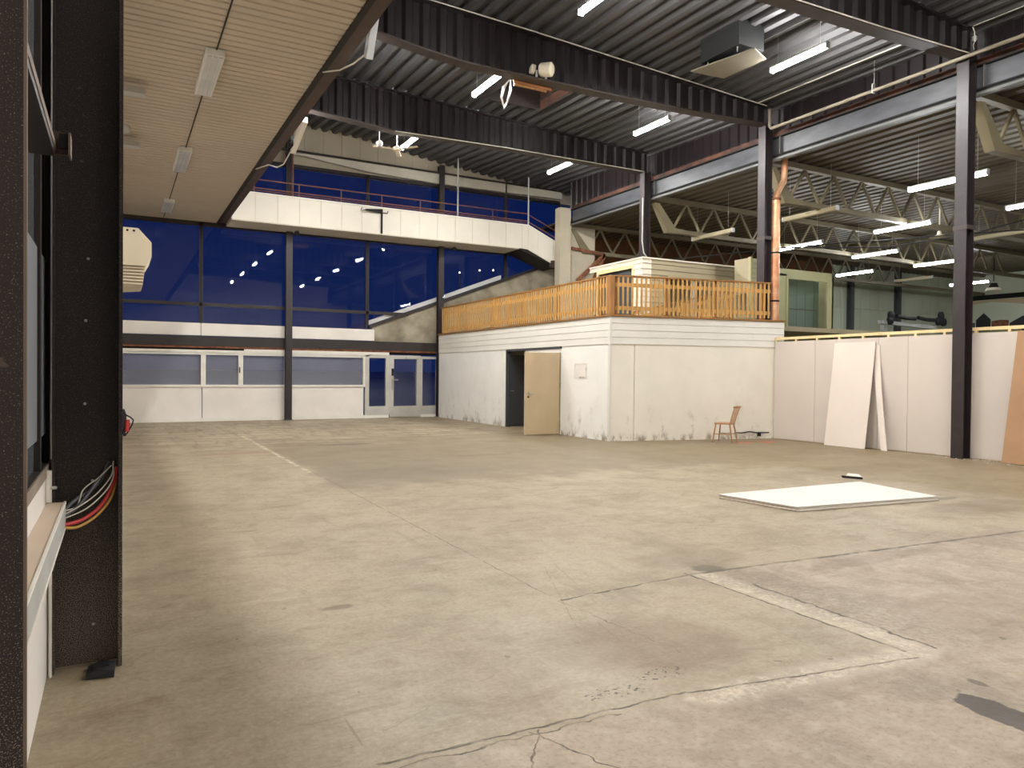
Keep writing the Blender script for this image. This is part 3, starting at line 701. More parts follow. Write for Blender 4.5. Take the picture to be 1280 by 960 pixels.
# left wall with door opening (Y 16.0-19.05), plain panels below, lapped siding above
w = MB().box(BX, BY0+.03, 0, BX+.12, 16.0, 2.26).box(BX, 19.05, 0, BX+.12, BY1, 2.26)
w.box(BX-.012, 16.05, 0.02, BX, 16.5, .0201)
struct(w.build('wall_block_left', M['boxwall']))
b = MB()
for k in range(4):
    z0 = 2.26+k*.16
    b.prism([(BX-.020, BY0-.02, z0), (BX-.012, BY0-.02, z0+.155), (BX+.12, BY0-.02, z0+.155), (BX+.12, BY0-.02, z0)], (0, BY1-BY0+.02, 0))
struct(b.build('wall_block_siding_left', M['siding']))
# front wall
w = MB()
segs = [(BX+.03, 10.66, 0), (10.675, FX1-.1, .004)]
for a, c, dd in segs:
    w.prism([(a, fy(a)-dd, 0), (c, fy(c)-dd, 0), (c, fy(c)-dd, 2.26), (a, fy(a)-dd, 2.26)], (0, .12, 0))
struct(w.build('wall_block_front', M['boxfront']))
b = MB()
for k in range(4):
    z0 = 2.26+k*.16
    b.prism([(BX-.012, fy(BX)-.026, z0), (BX-.012, fy(BX)-.018, z0+.155), (BX-.012, fy(BX)+.1, z0+.155), (BX-.012, fy(BX)+.1, z0)], (FX1-.1-BX+.012, fy(FX1-.1)-fy(BX), 0))
struct(b.build('wall_block_siding_front', M['siding']))
struct(MB().box(BX-.02, fy(BX)-.035, 0, BX+.04, fy(BX)+.04, 2.92).build('trim_10', M['siding']))
struct(MB().prism([(BX+.05, BY0-.02, 2.80), (FX1-.12, fy(FX1-.12)-.015, 2.80), (FX1-.12, BY1, 2.80), (BX+.05, BY1, 2.80)], (0, 0, .13)).box(14.0, 14.3, 2.80, 24, 24.4, 2.93).build('floor_mezzanine', M['cabinbeige']))
struct(MB().prism([(BX-.05, BY0-.06, 2.90), (FX1-.09, fy(FX1-.09)-.06, 2.90), (FX1-.09, fy(FX1-.09)+.06, 2.90), (BX-.05, BY0+.08, 2.90)], (0, 0, .035)).box(BX-.06, BY0-.05, 2.90, BX+.06, BY1, 2.935).build('trim_11', M['pinecap']))
# room behind the doors
struct(MB().box(12.6, 14.2, 0, 12.7, 24, 2.8).box(BX+.12, 19.9, 0, 12.6, 20.0, 2.8).box(BX+.12, 15.3, 0, 12.6, 15.4, 2.8).build('wall_block_inner', M['panelwhite']))
struct(MB().box(BX-.01, 19.0, 0, BX+.13, 19.06, 2.24).box(BX-.008, 16.04, 2.20, BX+.13, 19.0, 2.26).build('trim_12', M['darkgrey']))
struct(MB().box(BX+.01, 16.04, 2.10, BX+.08, 17.9, 2.20).box(BX-.004, 16.0, 0, BX+.12, 16.045, 2.2).build('trim_13', M['white']))
# tan door leaf standing open into the hall
d = struct(MB().box(8.98, 16.0, .02, 9.99, 16.05, 2.09).build('door_2', M['tandoor'], bevel=.004))
MB().lathe([(.026, 0), (.026, .012)], (9.07, 16.0, 1.06), (0, -1, 0), 14).tube([(9.07, 15.985, 1.06), (9.07, 15.945, 1.06), (9.19, 15.94, 1.055)], .011, 8).build('door_handle', M['steel'], d, smooth=True)
MB().lathe([(.026, 0), (.026, .014)], (9.07, 16.0, .97), (0, -1, 0), 14).build('lock_cylinder', M['black'], d)
for z in (.25, 1.2, 1.85): MB().tube([(10.0, 16.01, z), (10.0, 16.01, z+.12)], .016, 8).build('hinge', M['steel'], d)
# dark grey leaf opened inwards
d = struct(MB().prism([(10.09, 18.98, .03), (11.05, 19.22, .03), (11.05, 19.22, 2.10), (10.09, 18.98, 2.10)], (-.012, .05, 0)).build('door_3', M['darkgrey']))
MB().tube([(10.17, 18.99, 1.05), (10.17, 18.94, 1.05), (10.28, 18.965, 1.05)], .011, 8).build('door_handle', M['steel'], d)
t = thing('wall_hatch', 'small white framed access hatch on the block wall right of the tan door', 'hatch', (10.05, 15.1, 1.62))
MB().box(BX-.012, 14.86, 1.45, BX, 15.40, 1.49).box(BX-.012, 14.86, 1.78, BX, 15.40, 1.82).box(BX-.012, 14.86, 1.49, BX, 14.90, 1.78).box(BX-.012, 15.36, 1.49, BX, 15.40, 1.78).build('hatch_frame', M['siding'], t)
MB().box(BX-.006, 14.905, 1.495, BX, 15.355, 1.775).build('hatch_panel', M['panelwhite'], t)
t = thing('power_cable', 'dark cable with a black plug along the foot of the cream wall', 'cable', (13.8, 13.36, .1))
MB().tube([(13.3, fy(13.3)-.03, .16), (13.5, fy(13.5)-.03, .15), (13.7, fy(13.7)-.03, .18), (13.9, fy(13.9)-.03, .15), (14.25, fy(14.25)-.03, .15)], .014, 6).build('cable_run', M['rubber'], t)
MB().box(13.93, fy(13.95)-.07, .06, 14.0, fy(13.95)-.015, .16).build('plug', M['rubber'], t)
MB().tube([(13.96, fy(13.95)-.04, .07), (13.9, fy(13.9)-.08, .012), (13.75, fy(13.8)-.1, .01)], .01, 6).build('lead', M['whitecable'], t)

# ------------------------------------------------------------------ pine balustrades
def balustrade(p, q, zb, label, spacing, every_post, name='pine_balustrade', drop=0, cap=True, endpost=True):
    p, q = Vector(p), Vector(q); d = (q-p); L = d.length; d.normalize(); nrm = Vector((d.y, -d.x, 0)).normalized()
    t = thing(name, label, 'balustrade', ((p+q)/2)[:2]+(zb,))
    def at(s, z, off=0): v = p+d*s+nrm*off; return (v.x, v.y, v.z+z)
    if cap: MB().bar(at(-.03, .90), at(L+.03, .90), .11, .035).build('top_rail', M['pinecap'], t)
    MB().bar(at(0, .70), at(L, .70), .035, .09).build('rail', M['pine'], t)
    MB().bar(at(0, .16), at(L, .16), .035, .09).build('rail', M['pine'], t)
    n = int(L/every_post)+1
    for k in range(n):
        s = k*every_post
        if s > L-.05: break
        MB().bar(at(s+.04, 0, -.05), at(s+.04, .88, -.05), .09, .09).build('post', M['pinedark'], t)
    T0 = Vector(t.location); proto = MB().bar(T0+Vector((0, 0, .03)), T0+Vector((0, 0, .88)), .022, .045).build('slat', M['pine'], t)
    k = 0; s = spacing*.5; first = True
    ang = math.atan2(d.y, d.x)
    while s < L:
        o = proto if first else proto.copy()
        if not first: COL.objects.link(o); o.parent = t
        first = False
        v = p+d*s+nrm*.03
        o.location = v-Vector(t.location)+Vector((0, 0, 0)); o.rotation_euler.z = ang
        o.location.z = v.z-zb+0
        if random.random() < .3: pass
        s += spacing
    return t
balustrade((10.10, 23.95, 2.935), (10.10, 14.04, 2.935), 2.935, 'pine slat balustrade along the long left edge of the white block', .118, 1.9)
balustrade((10.19, fy(10.19)+.02, 2.935), (14.22, fy(14.22)-.035, 2.935), 2.935, 'pine slat balustrade over the cream front wall of the block', .118, 1.3)
t = thing('ramp_balustrade', 'sloping pine ramp balustrade seen through the front balustrade', 'balustrade', (13.3, 15.1, 2.93))
def ramp(u): return (11.7+3.3*u, 15.2-.2*u, 3.16+.76*u)
MB().bar(ramp(0), ramp(1), .10, .035).build('top_rail', M['pinecap'], t)
for dz in (-.16, -.6):
    a, c = Vector(ramp(0 if dz > -.3 else .55)), Vector(ramp(1)); a.z += dz; c.z += dz
    MB().bar(a, c, .035, .09).build('rail', M['pine'], t)
for k in range(27):
    q = ramp((k+.5)/27); MB().bar((q[0], q[1]+.03, 2.935), (q[0], q[1]+.03, q[2]-.02), .022, .045).build('slat', M['pine'], t)
for u in (.02, .34, .67, .99):
    q = ramp(u); MB().box(q[0]-.045, q[1]+.04, 2.935, q[0]+.045, q[1]+.12, q[2]-.02).build('post', M['pinedark'], t)
tag(MB().box(10.0, 13.86, 2.935, 10.13, 13.99, 3.84).build('corner_post', M['pinedark'], bevel=.006), 'thick pine corner post where the two block balustrades meet', 'post')

# ------------------------------------------------------------------ cabins on the mezzanine
t = thing('site_cabin', 'cream clad cabin with wide eaves behind the pine balustrade corner', 'cabin', (14.4, 17.5, 2.93))
b = MB()
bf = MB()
CX0, CX1, CY0, CY1, CZ0, CZ1 = 12.5, 16.5, 15.87, 18.35, 2.93, 4.70
for k in range(12):
    z0 = CZ0+k*.15; z1 = min(z0+.145, CZ1)
    b.prism([(CX0-.02, CY0, z0), (CX0-.005, CY0, z1), (CX0+.05, CY0, z1), (CX0+.05, CY0, z0)], (0, .35, 0))
    b.prism([(CX0, CY0-.02, z0), (CX0, CY0-.005, z1), (CX0, CY0+.05, z1), (CX0, CY0+.05, z0)], (.3, 0, 0))
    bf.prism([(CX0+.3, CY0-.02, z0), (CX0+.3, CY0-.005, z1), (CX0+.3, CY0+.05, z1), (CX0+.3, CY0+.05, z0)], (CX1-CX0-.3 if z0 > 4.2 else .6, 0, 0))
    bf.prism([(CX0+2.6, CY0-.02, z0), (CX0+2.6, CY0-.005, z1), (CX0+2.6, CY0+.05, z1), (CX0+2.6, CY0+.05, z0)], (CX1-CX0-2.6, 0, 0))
    if z0 > 4.5: b.prism([(CX0-.02, CY0+.35, z0), (CX0-.005, CY0+.35, z1), (CX0+.05, CY0+.35, z1), (CX0+.05, CY0+.35, z0)], (0, CY1-CY0-.35, 0))
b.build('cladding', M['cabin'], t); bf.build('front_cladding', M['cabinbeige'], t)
MB().box(CX0-.035, CY0-.035, CZ1, CX1, CY1, CZ1+.04).build('roof_edge', M['cabin'], t)
MB().box(CX0+.5, CY0+1.4, CZ0, CX1, CY0+1.5, CZ1).build('inner_wall', M['cabinbeige'], t)
w = MB().box(CX0-.03, 16.22, 3.0, CX0+.03, 16.30, 4.58).box(CX0-.03, 17.9, 3.0, CX0+.03, 17.98, 4.58).box(CX0-.03, 16.3, 4.48, CX0+.03, 17.9, 4.58).box(CX0-.03, 16.3, 3.0, CX0+.03, 17.9, 3.06)
fr = w.build('window_frame', M['rawpine'], t)
MB().box(CX0+.07, 16.25, 2.95, CX0+.09, 17.95, 4.55).build('interior_stand_in', M['angle'], t)  # added grey sheet behind the pane, stands in for the lit cabin interior
MB().box(CX0, 16.3, 3.06, CX0+.01, 17.9, 4.48).build('pane', M['glass'], fr)
w = MB().box(13.36, CY0-.03, 3.0, 13.44, CY0+.04, 4.3).box(15.1, CY0-.03, 3.0, 15.18, CY0+.04, 4.3).box(13.44, CY0-.03, 4.2, 15.1, CY0+.04, 4.3)
fr = w.build('opening_frame', M['cabinbeige'], t)
MB().box(14.3, CY0, 3.0, 14.36, CY0+.03, 4.2).build('mullion', M['lgrey'], fr)
t = thing('siding_cabin', 'narrow pale yellow-green clad cabin between the far column and the cream cabin', 'cabin', (16.4, 15.5, 2.93))
b = MB()
for k in range(14):
    z0 = 2.93+k*.14; z1 = z0+.135
    b.prism([(15.84, 15.18, z0), (15.84, 15.195, z1), (15.84, 15.25, z1), (15.84, 15.25, z0)], (1.0, 0, 0))
b.build('cladding', M['yelgreen'], t)
MB().box(15.78, 15.16, 2.93, 15.84, 15.26, 4.92).build('corner_trim', M['yelgreen'], t)
MB().box(15.80, 15.26, 3.9, 15.84, 15.8, 4.9).build('side_wall', M['cabinbeige'], t)
MB().box(15.80, 15.26, 2.93, 15.84, 15.8, 3.3).build('side_sill', M['cabinbeige'], t)
t = thing('green_booth', 'pale green booth with a large framed window above the partition', 'booth', (19.2, 16.6, 0))
bx0, bx1, by = 17.95, 20.32, 16.0
MB().box(bx0-.1, by, 0, bx1, by+.06, 2.95).box(bx0-.1, by, 4.64, bx1, by+.06, 4.86).box(bx0-.1, by, 2.95, bx0+.25, by+.06, 4.7).box(bx1-.12, by, 2.9, bx1, by+.06, 4.7).box(bx1-.06, by, 0, bx1, by+.6, 4.86).build('walls', M['yelgreen'], t)
fr = MB().box(bx0+.2, by-.03, 2.95, bx0+.28, by+.05, 4.66).box(bx1-.33, by-.03, 2.95, bx1-.12, by+.05, 4.66).box(bx0+.28, by-.03, 4.56, bx1-.33, by+.05, 4.66).box(bx0+.28, by-.03, 2.93, bx1-.33, by+.05, 3.02).build('window_frame', M['yelgreen'], t)
MB().box(bx0+.28, by, 3.02, bx1-.33, by+.01, 4.56).build('pane', M['glass'], fr)
b = MB()
for k in range(7): b.box(bx0+k*.4-.3, by+.52, 0, bx0+k*.4+.09, by+.56, 3.7).box(bx0+k*.4-.3, by+.52, 3.72, bx0+k*.4+.09, by+.56, 4.75)
b.build('rear_panels', M['boothgreen'], t)
# timber brace at the far end
t = thing('timber_brace', 'rust-brown timber brace in the corner beyond the pine balustrade', 'brace', (15.3, 22.4, 5))
MB().bar((14.5, 22.49, 6.12), (15.85, 22.49, 6.0), .08, .10).build('tie', M['rust'], t)
MB().bar((14.75, 22.49, 4.95), (15.95, 22.49, 6.0), .08, .14).build('strut', M['rust'], t)
MB().bar((15.95, 22.49, 6.0), (15.5, 22.49, 5.1), .08, .12).build('strut', M['rust'], t)
# copper downpipe by the second column
t = thing('copper_downpipe', 'orange copper downpipe standing beside the column at the block end', 'pipe', (14.5, 13.14, 2.93))
MB().tube([(14.50, 13.14, 2.93), (14.50, 13.14, 5.95)], .115, 16).build('lower_pipe', M['copper'], t, smooth=True)
MB().tube([(14.50, 13.14, 5.95), (14.54, 13.14, 6.1), (14.78, 13.14, 6.45), (14.80, 13.14, 6.6), (14.80, 13.14, 7.07)], .075, 14).build('elbow', M['copper'], t, smooth=True)
MB().lathe([(.13, 0), (.13, .06)], (14.5, 13.14, 5.93)).build('collar', M['rust'], t)
for z in (3.4, 4.6): MB().lathe([(.122, 0), (.122, .04)], (14.5, 13.14, z)).build('strap', M['black'], t)
# trusses of the side hall
def truss(Y, label):
    t = thing('roof_truss', label, 'truss', (22, Y, 6.0))
    x0, x1 = 14.55, 40.5
    MB().bar((x0, Y, 6.98), (x1, Y, 6.98), .16, .14).build('top_chord', M['truss'], t)
    MB().bar((15.05, Y, 6.03), (x1, Y, 6.03), .16, .13).build('bottom_chord', M['truss'], t)
    MB().prism([(14.50, Y-.1, 6.82), (14.66, Y-.1, 6.82), (15.30, Y-.1, 6.12), (15.7, Y-.1, 6.10), (15.9, Y-.1, 5.97), (15.0, Y-.1, 5.96)], (0, .2, 0)).build('end_gusset', M['truss'], t)
    x = 15.25; i = 0
    while x < 33:
        MB().bar((x, Y, 6.08), (x+.56, Y, 6.93), .06, .06).build('diagonal', M['truss'], t)
        MB().bar((x+.56, Y, 6.93), (x+1.14, Y, 6.08), .06, .06).build('diagonal', M['truss'], t)
        x += 1.14
    return t
truss(17.9, 'beige lattice roof truss of the side hall behind the farthest column')
truss(13.38, 'beige lattice roof truss of the side hall starting at the copper pipe')
truss(8.3, 'beige lattice roof truss of the side hall starting at the nearest column')
for yy in (22.6,): truss(yy, 'beige lattice roof truss deepest in the side hall')

# ------------------------------------------------------------------ partition of plasterboards on a stud frame
PX = 14.36
t = thing('stud_frame', 'raw timber stud frame carrying the plasterboard partition', 'timber frame', (PX, 9, 0))
MB().box(PX+.02, 2.0, 2.44, PX+.08, 12.98, 2.50).build('top_plate', M['rawpine'], t)
MB().box(PX+.02, 2.0, 0, PX+.08, 12.98, .05).build('sole_plate', M['rawpine'], t)
y = 12.98
while y > 2: MB().box(PX+.02, y-.05, .05, PX+.08, y, 2.44).build('stud', M['rawpine'], t); y -= .6
seams = [12.98, 11.78, 11.21, 10.16, 9.49, 8.3, 7.1, 5.9, 4.7, 3.5]
lab = ['plasterboard sheet at the far end of the partition beside the cream wall', 'narrow plasterboard sheet just left of the large leaning board', 'plasterboard sheet behind the large leaning board',
       'narrow plasterboard sheet right of the curved offcut strip', 'wide plasterboard sheet left of the nearest steel column', 'plasterboard sheet right of the nearest steel column',
       'plasterboard sheet behind the brown board', 'plasterboard sheet beyond the right edge of view', 'plasterboard sheet outside the view on the right']
for (a, c), l in zip(zip(seams, seams[1:]), lab):
    tag(MB().box(PX, c+.004, .015, PX+.0125, a-.004, 2.39).build('plasterboard_sheet', M['gyp']), l, 'plasterboard', 'partition boards')
def bent_board(name, y0, y1, out, ztop, m, label, bend, th=.0125, skew=0, gap=.02, curl=1.0):
    b = MB(); n = 14; vs = []
    for i in range(n+1):
        u = i/n; z = ztop*u
        xx = PX-gap-out*((1-u)**bend)
        for yy in (y0, y1):
            vs.append((xx, yy+skew*(1-u)**curl, z+.004)); vs.append((xx-th, yy+skew*(1-u)**curl, z+.004))
    fs = []
    for i in range(n):
        a = i*4; c = a+4
        fs += [(a, a+2, c+2, c), (a+1, c+1, c+3, a+3), (a, c, c+1, a+1), (a+2, a+3, c+3, c+2)]
    fs += [(0, 1, 3, 2), (n*4, n*4+2, n*4+3, n*4+1)]
    return tag(b.add(vs, fs).build(name, m), label, 'plasterboard')
bent_board('leaning_plasterboard', 11.22, 10.20, .24, 2.30, M['gyplight'], 'wide pale plasterboard sheet leaning and bowed against the partition', 1.15, skew=.05, gap=.035)
bent_board('plasterboard_offcut', 10.26, 10.12, .24, 2.22, M['gyplight'], 'narrow curved white offcut strip leaning beside the wide leaning board', 1.6, skew=-.37, gap=.004, curl=1.5)
tag(MB().prism([(PX-.03, 7.38, 2.40), (PX-.03, 6.2, 2.40), (PX-.26, 6.2, .01), (PX-.26, 7.50, .01)], (-.012, 0, .001)).build('brown_board', M['brownboard']), 'brown fibreboard leaning against the partition at the right edge', 'board')

b = MB()
for k in range(60):
    yy = random.uniform(6.6, 9.3); xx = random.uniform(14.05, 14.33) if yy > 8.5 or yy < 8.1 else random.uniform(13.9, 14.08); q = random.uniform(.006, .022)
    if yy < 7.6: xx -= .25
    b.prism([(xx, yy, .001), (xx+q, yy+q*.4, .001), (xx+q*.7, yy+q*1.5, .001), (xx-q*.4, yy+q, .001)], (0, 0, q*.6))
stuff(tag(b.build('plaster_crumbs', M['gypwhite']), 'white plaster crumbs scattered along the foot of the partition', 'crumbs'))
# ------------------------------------------------------------------ boards lying on the floor
c4 = [(6.64, 6.86), (6.80, 5.79), (9.05, 5.56), (9.30, 6.84)]
for k, (dx, dy, z, l) in enumerate(((-.02, -.035, .004, 'bottom white board of the flat stack on the concrete floor'), (.01, -.012, .0185, 'middle white board of the flat stack on the concrete floor'), (0, 0, .038, 'top white board of the flat stack on the concrete floor'))):
    tag(MB().prism([(x+dx, y+dy, z) for x, y in c4], (0, 0, .0135)).build('white_board', M['gypwhite'] if k == 2 else M['gyp']), l, 'board', 'boards stacked on the floor')
for x, y, l in ((6.95, 6.0, 'small timber spacer under the top board, near left corner'), (8.9, 5.8, 'small timber spacer under the top board, right corner'), (6.9, 6.6, 'small timber spacer under the top board, far left corner'), (9.0, 6.6, 'small timber spacer under the top board, far right corner')):
    tag(MB().box(x, y, .0322, x+.12, y+.04, .0378).build('timber_spacer', M['gypedge']), l, 'spacer')
t = thing('board_scrap', 'small white scrap with a dark end on the floor behind the board stack', 'scrap', (9.85, 7.42, 0))
MB().prism([(9.77, 7.42, .004), (9.84, 7.20, .004), (10.06, 7.42, .004), (10.02, 7.58, .004)], (0, 0, .035)).build('scrap_body', M['gypwhite'], t)
MB().prism([(9.72, 7.44, .003), (9.84, 7.19, .003), (9.87, 7.24, .003), (9.77, 7.50, .003)], (0, 0, .03)).build('dark_end', M['rubber'], t)

# ------------------------------------------------------------------ spindle-back chair
ch = thing('spindle_chair', 'small wooden spindle-back chair standing by the cream wall', 'chair', (12.42, 12.66, 0))
CF = Vector((-.43, .90, 0)).normalized(); CW = Vector((CF.y, -CF.x, 0))
CO = Vector((12.42, 12.66, 0))
def cp(f, w, z): v = CO+CF*f+CW*w; return (v.x, v.y, z)
seat = MB(); n = 20; ring = []
for k in range(n):
    a = 2*PI*k/n; ca, sa = math.cos(a), math.sin(a)
    f = .215*math.copysign(abs(ca)**.55, ca); w_ = (.215+.02*ca)*math.copysign(abs(sa)**.55, sa)
    ring.append((f, w_))
seat.prism([cp(f, w_, .425) for f, w_ in ring], (0, 0, .032)).build('seat', M['chair'], ch, bevel=.008)
for f, w_, fo, wo in ((.16, .15, .06, .05), (.16, -.15, .06, .05), (-.16, .13, -.08, .05), (-.16, -.13, -.08, .05)):
    p0 = cp(f, w_, .43); p1 = cp(f+fo, w_+math.copysign(wo, w_), 0); mid = [(a+c)/2 for a, c in zip(p0, p1)]
    MB().tube([p0, mid, p1], [.014, .019, .012], 10).build('leg', M['chair'], ch, smooth=True)
for w_ in (.175, -.175): MB().tube([cp(.185, w_, .2), cp(-.20, w_*.95, .2)], .009, 8).build('stretcher', M['chair'], ch)
MB().tube([cp(-.01, .17, .2), cp(-.01, -.17, .2)], .009, 8).build('stretcher', M['chair'], ch)
for k in range(7):
    w_ = -.165+k*.055
    MB().tube([cp(-.175, w_*.9, .45), cp(-.225, w_*1.0, .64), cp(-.29, w_*1.08, .82)], 0.006 if 0 < k < 6 else .009, 8).build('spindle', M['chair'], ch, smooth=True)
MB().tube([cp(-.285, -.215, .825), cp(-.305, -.1, .83), cp(-.312, 0, .83), cp(-.305, .1, .83), cp(-.285, .215, .825)], [.02, .025, .026, .025, .02], 10).build('crest_rail', M['chair'], ch, smooth=True)

# ------------------------------------------------------------------ lamps
def make_lamp(loc, L, label, lit, hang, group, matlit):
    x, y, z = loc
    t = thing('tube_lamp', label, 'lamp', loc, group)
    MB().prism([(x-.05, y-L/2, z+.033), (x+.05, y-L/2, z+.033), (x+.035, y-L/2, z+.075), (x-.035, y-L/2, z+.075)], (0, L, 0)).build('housing', M['lampbody'] if lit else M['cabinbeige'], t)
    MB().prism([(x-.045, y-L/2+.02, z+.032), (x+.045, y-L/2+.02, z+.032), (x+.045, y-L/2+.02, z-.025), (x+.022, y-L/2+.02, z-.05), (x-.022, y-L/2+.02, z-.05), (x-.045, y-L/2+.02, z-.025)], (0, L-.04, 0)).build('tube_cover', matlit, t)
    for e in (-1, 1):
        MB().box(x-.052, y+e*(L/2)-.015, z-.05, x+.052, y+e*(L/2)+.015, z+.075).build('end_cap', M['lampgrey'], t)
        MB().tube([(x, y+e*L*.38, z+.07), (x, y+e*L*.38, hang(x, y+e*L*.38)+.06)], .004, 5).build('hanger', M['lgrey'], t)
    return t
G1 = 'lit tube lamps under the main roof'
def rz_(x, y): return roofz(x, y)
mains = [((6.93, 14.12, 7.68), 'lit tube lamp by the wooden roof hatch and hanging white cable'),
         ((11.62, 14.45, 7.68), 'lit tube lamp under the roof between the two farther columns, right of the drum floodlight'),
         ((11.8, 19.0, 7.80), 'lit tube lamp below the farthest beam near the walkway end'),
         ((7.0, 18.93, 7.80), 'short-looking lit tube lamp beside the ceiling fan'),
         ((11.60, 10.0, 7.68), 'lit tube lamp right of the square vent box'),
         ((6.94, 9.9, 7.68), 'lit tube lamp cut off by the top edge of the picture')]
for loc, l in mains: make_lamp(loc, 1.32, l, True, rz_, G1, M['lamp_on_far'] if loc[1] > 12 else M['lamp_on'])
for loc, l in (((3.58, 18.6, 7.73), 'lit tube lamp hidden above the eave beam, farthest back'), ((3.58, 14.2, 7.73), 'lit tube lamp hidden above the eave beam, middle of the hall'), ((3.58, 9.9, 7.73), 'lit tube lamp hidden above the eave beam, near the front'),
               ((3.58, 5.2, 7.73), 'lit tube lamp hidden above the eave beam, above the viewpoint'), ((6.94, 5.2, 7.68), 'lit tube lamp over the foreground floor, out of view'), ((11.6, 5.2, 7.68), 'lit tube lamp over the right foreground, out of view'),
               ((6.94, .6, 7.68), 'lit tube lamp over the viewpoint, out of view'), ((11.6, .6, 7.68), 'lit tube lamp right of the viewpoint, out of view'), ((3.58, .6, 7.73), 'lit tube lamp beside the viewpoint, out of view'),
               ((6.94, -4, 7.68), 'lit tube lamp behind the viewpoint'), ((11.6, -4, 7.68), 'lit tube lamp behind the viewpoint on the right')):
    make_lamp(loc, 1.32, l, True, rz_, G1, M['lamp_on_far'] if loc[1] > 12 else M['lamp_on'])
def rr_(x, y): return 7.05
G2 = 'tube lamps in the side hall'
side = [((16.25, 9.9, 5.9), 1, 'lit tube lamp crossing behind the nearest column in the side hall'), ((20.05, 13.5, 5.9), 1, 'lit tube lamp below the lattice truss, left of the nearest column'),
        ((20.05, 17.1, 5.9), 1, 'lit tube lamp just right of the copper pipe'), ((23.6, 16.9, 5.9), 1, 'lit tube lamp in the middle of the side hall above the booth'),
        ((27.2, 20.4, 5.9), 1, 'lit tube lamp right above the green booth window'), ((27.35, 17.0, 5.9), 1, 'lit tube lamp touching the left edge of the nearest column'),
        ((20.1, 9.8, 5.9), 1, 'lit tube lamp at the right picture edge'), ((34.35, 19.8, 5.9), 1, 'lit tube lamp right behind the nearest column, deepest in the hall'),
        ((16.4, 13.7, 5.9), 0, 'unlit tube lamp right of the copper pipe elbow'), ((31.0, 20.3, 5.9), 0, 'small unlit tube lamp before the pale green back wall'),
        ((16.25, 17.2, 5.9), 0, 'unlit tube lamp under the truss behind the farthest column'), ((23.65, 12.7, 5.9), 0, 'unlit tube lamp at the right edge below the trusses'),
        ((23.6, 8.0, 5.9), 1, 'lit tube lamp of the side hall outside the view'), ((16.25, 4.5, 5.9), 1, 'lit tube lamp of the side hall far right of the view'), ((30, 12, 5.9), 1, 'lit tube lamp of the side hall deep on the right')]
for loc, lit, l in side: make_lamp(loc, 1.75, l, lit, rr_, G2, M['lamp_on_r'] if lit else M['cabinbeige'])

# unlit louvre fittings on the low ceiling
def louver_fit(y0, y1, label):
    x = 1.24; t = thing('ceiling_fitting', label, 'lamp', (x, (y0+y1)/2, 6.13), 'louvre fittings on the low ceiling')
    MB().box(x-.13, y0, 6.03, x+.13, y1, 6.13).build('housing', M['lampbody'], t, bevel=.01)
    for dx in (-.075, .0, .075): MB().box(x+dx-.028, y0+.04, 6.018, x+dx+.028, y1-.04, 6.032).build('reflector', M['louver'], t)
louver_fit(11.3, 13.05, 'unlit louvre fitting on the low ceiling, nearest of the three')
louver_fit(16.5, 18.3, 'unlit louvre fitting on the low ceiling, middle of the three')
louver_fit(21.65, 23.1, 'unlit louvre fitting on the low ceiling, nearest the glass wall')
tag(MB().tube([(1.27, -2, 6.118), (1.24, 24.3, 6.118)], .011, 6).build('ceiling_cable', M['eavedark']), 'thin dark cable running along the louvre fittings', 'cable')
# white lamp units hung beside the eave beam, with cords
t = thing('tilted_lamp_unit', 'pale grey lamp unit hanging tilted beside the eave beam, upper of two', 'lamp', (3.1, 10, 6.0))
MB().bar((3.10, 9.80, 6.45), (3.10, 10.10, 5.93), .10, .14, up=(0, 1, 0)).build('housing', M['lampgrey'], t, bevel=.006)
MB().tube([(3.08, 10.1, 6.0), (3.0, 10.5, 5.98), (2.94, 11.0, 6.06), (2.76, 11.3, 6.1)], .012, 6).build('cord', M['whitecable'], t)
t = thing('tilted_lamp_unit', 'white lamp unit hanging tilted beside the eave beam, lower of two near the gable', 'lamp', (3.1, 15, 6.0))
MB().bar((3.12, 14.1, 6.28), (3.12, 15.2, 5.98), .10, .12).build('housing', M['white'], t, bevel=.006)
MB().box(3.02, 14.9, 6.0, 3.08, 15.2, 6.2).build('driver_box', M['black'], t)
MB().tube([(3.08, 15.1, 5.98), (3.02, 15.6, 5.8), (2.98, 16.1, 5.85), (2.9, 16.6, 6.02), (2.76, 17.4, 6.1)], .014, 6).build('cord', M['whitecable'], t)
# ceiling fan
t = thing('ceiling_fan', 'white three-bladed ceiling fan behind the farthest roof beam', 'fan', (6.5, 18.6, 7.43))
MB().tube([(6.5, 18.6, 7.5), (6.5, 18.6, roofz(6.5, 18.6)+.05)], .016, 8).build('down_rod', M['offwhite'], t)
MB().lathe([(.05, .0), (.05, .05), (.02, .12)], (6.5, 18.6, 7.82)).build('canopy', M['offwhite'], t, smooth=True)
MB().lathe([(.03, -.07), (.11, -.05), (.12, .02), (.05, .06)], (6.5, 18.6, 7.45)).build('motor', M['offwhite'], t, smooth=True)
for a in (3.05, -.9, 1.15):
    d = Vector((math.cos(a), math.sin(a), 0)); p = Vector((6.5, 18.6, 7.43))
    MB().bar(p+d*.1, p+d*.62, .12, .012).build('blade', M['offwhite'], t)
t = thing('loudspeaker', 'small grey round loudspeaker hanging beside the ceiling fan', 'loudspeaker', (6.02, 18.6, 7.45))
MB().lathe([(.03, -.1), (.08, -.06), (.09, .04), (.05, .08)], (6.02, 18.6, 7.5), (0, 1, 0)).build('horn', M['lgrey'], t, smooth=True)
MB().tube([(6.02, 18.6, 7.52), (6.02, 18.6, roofz(6.02, 18.6)+.05)], .012, 6).build('mount_rod', M['lgrey'], t)
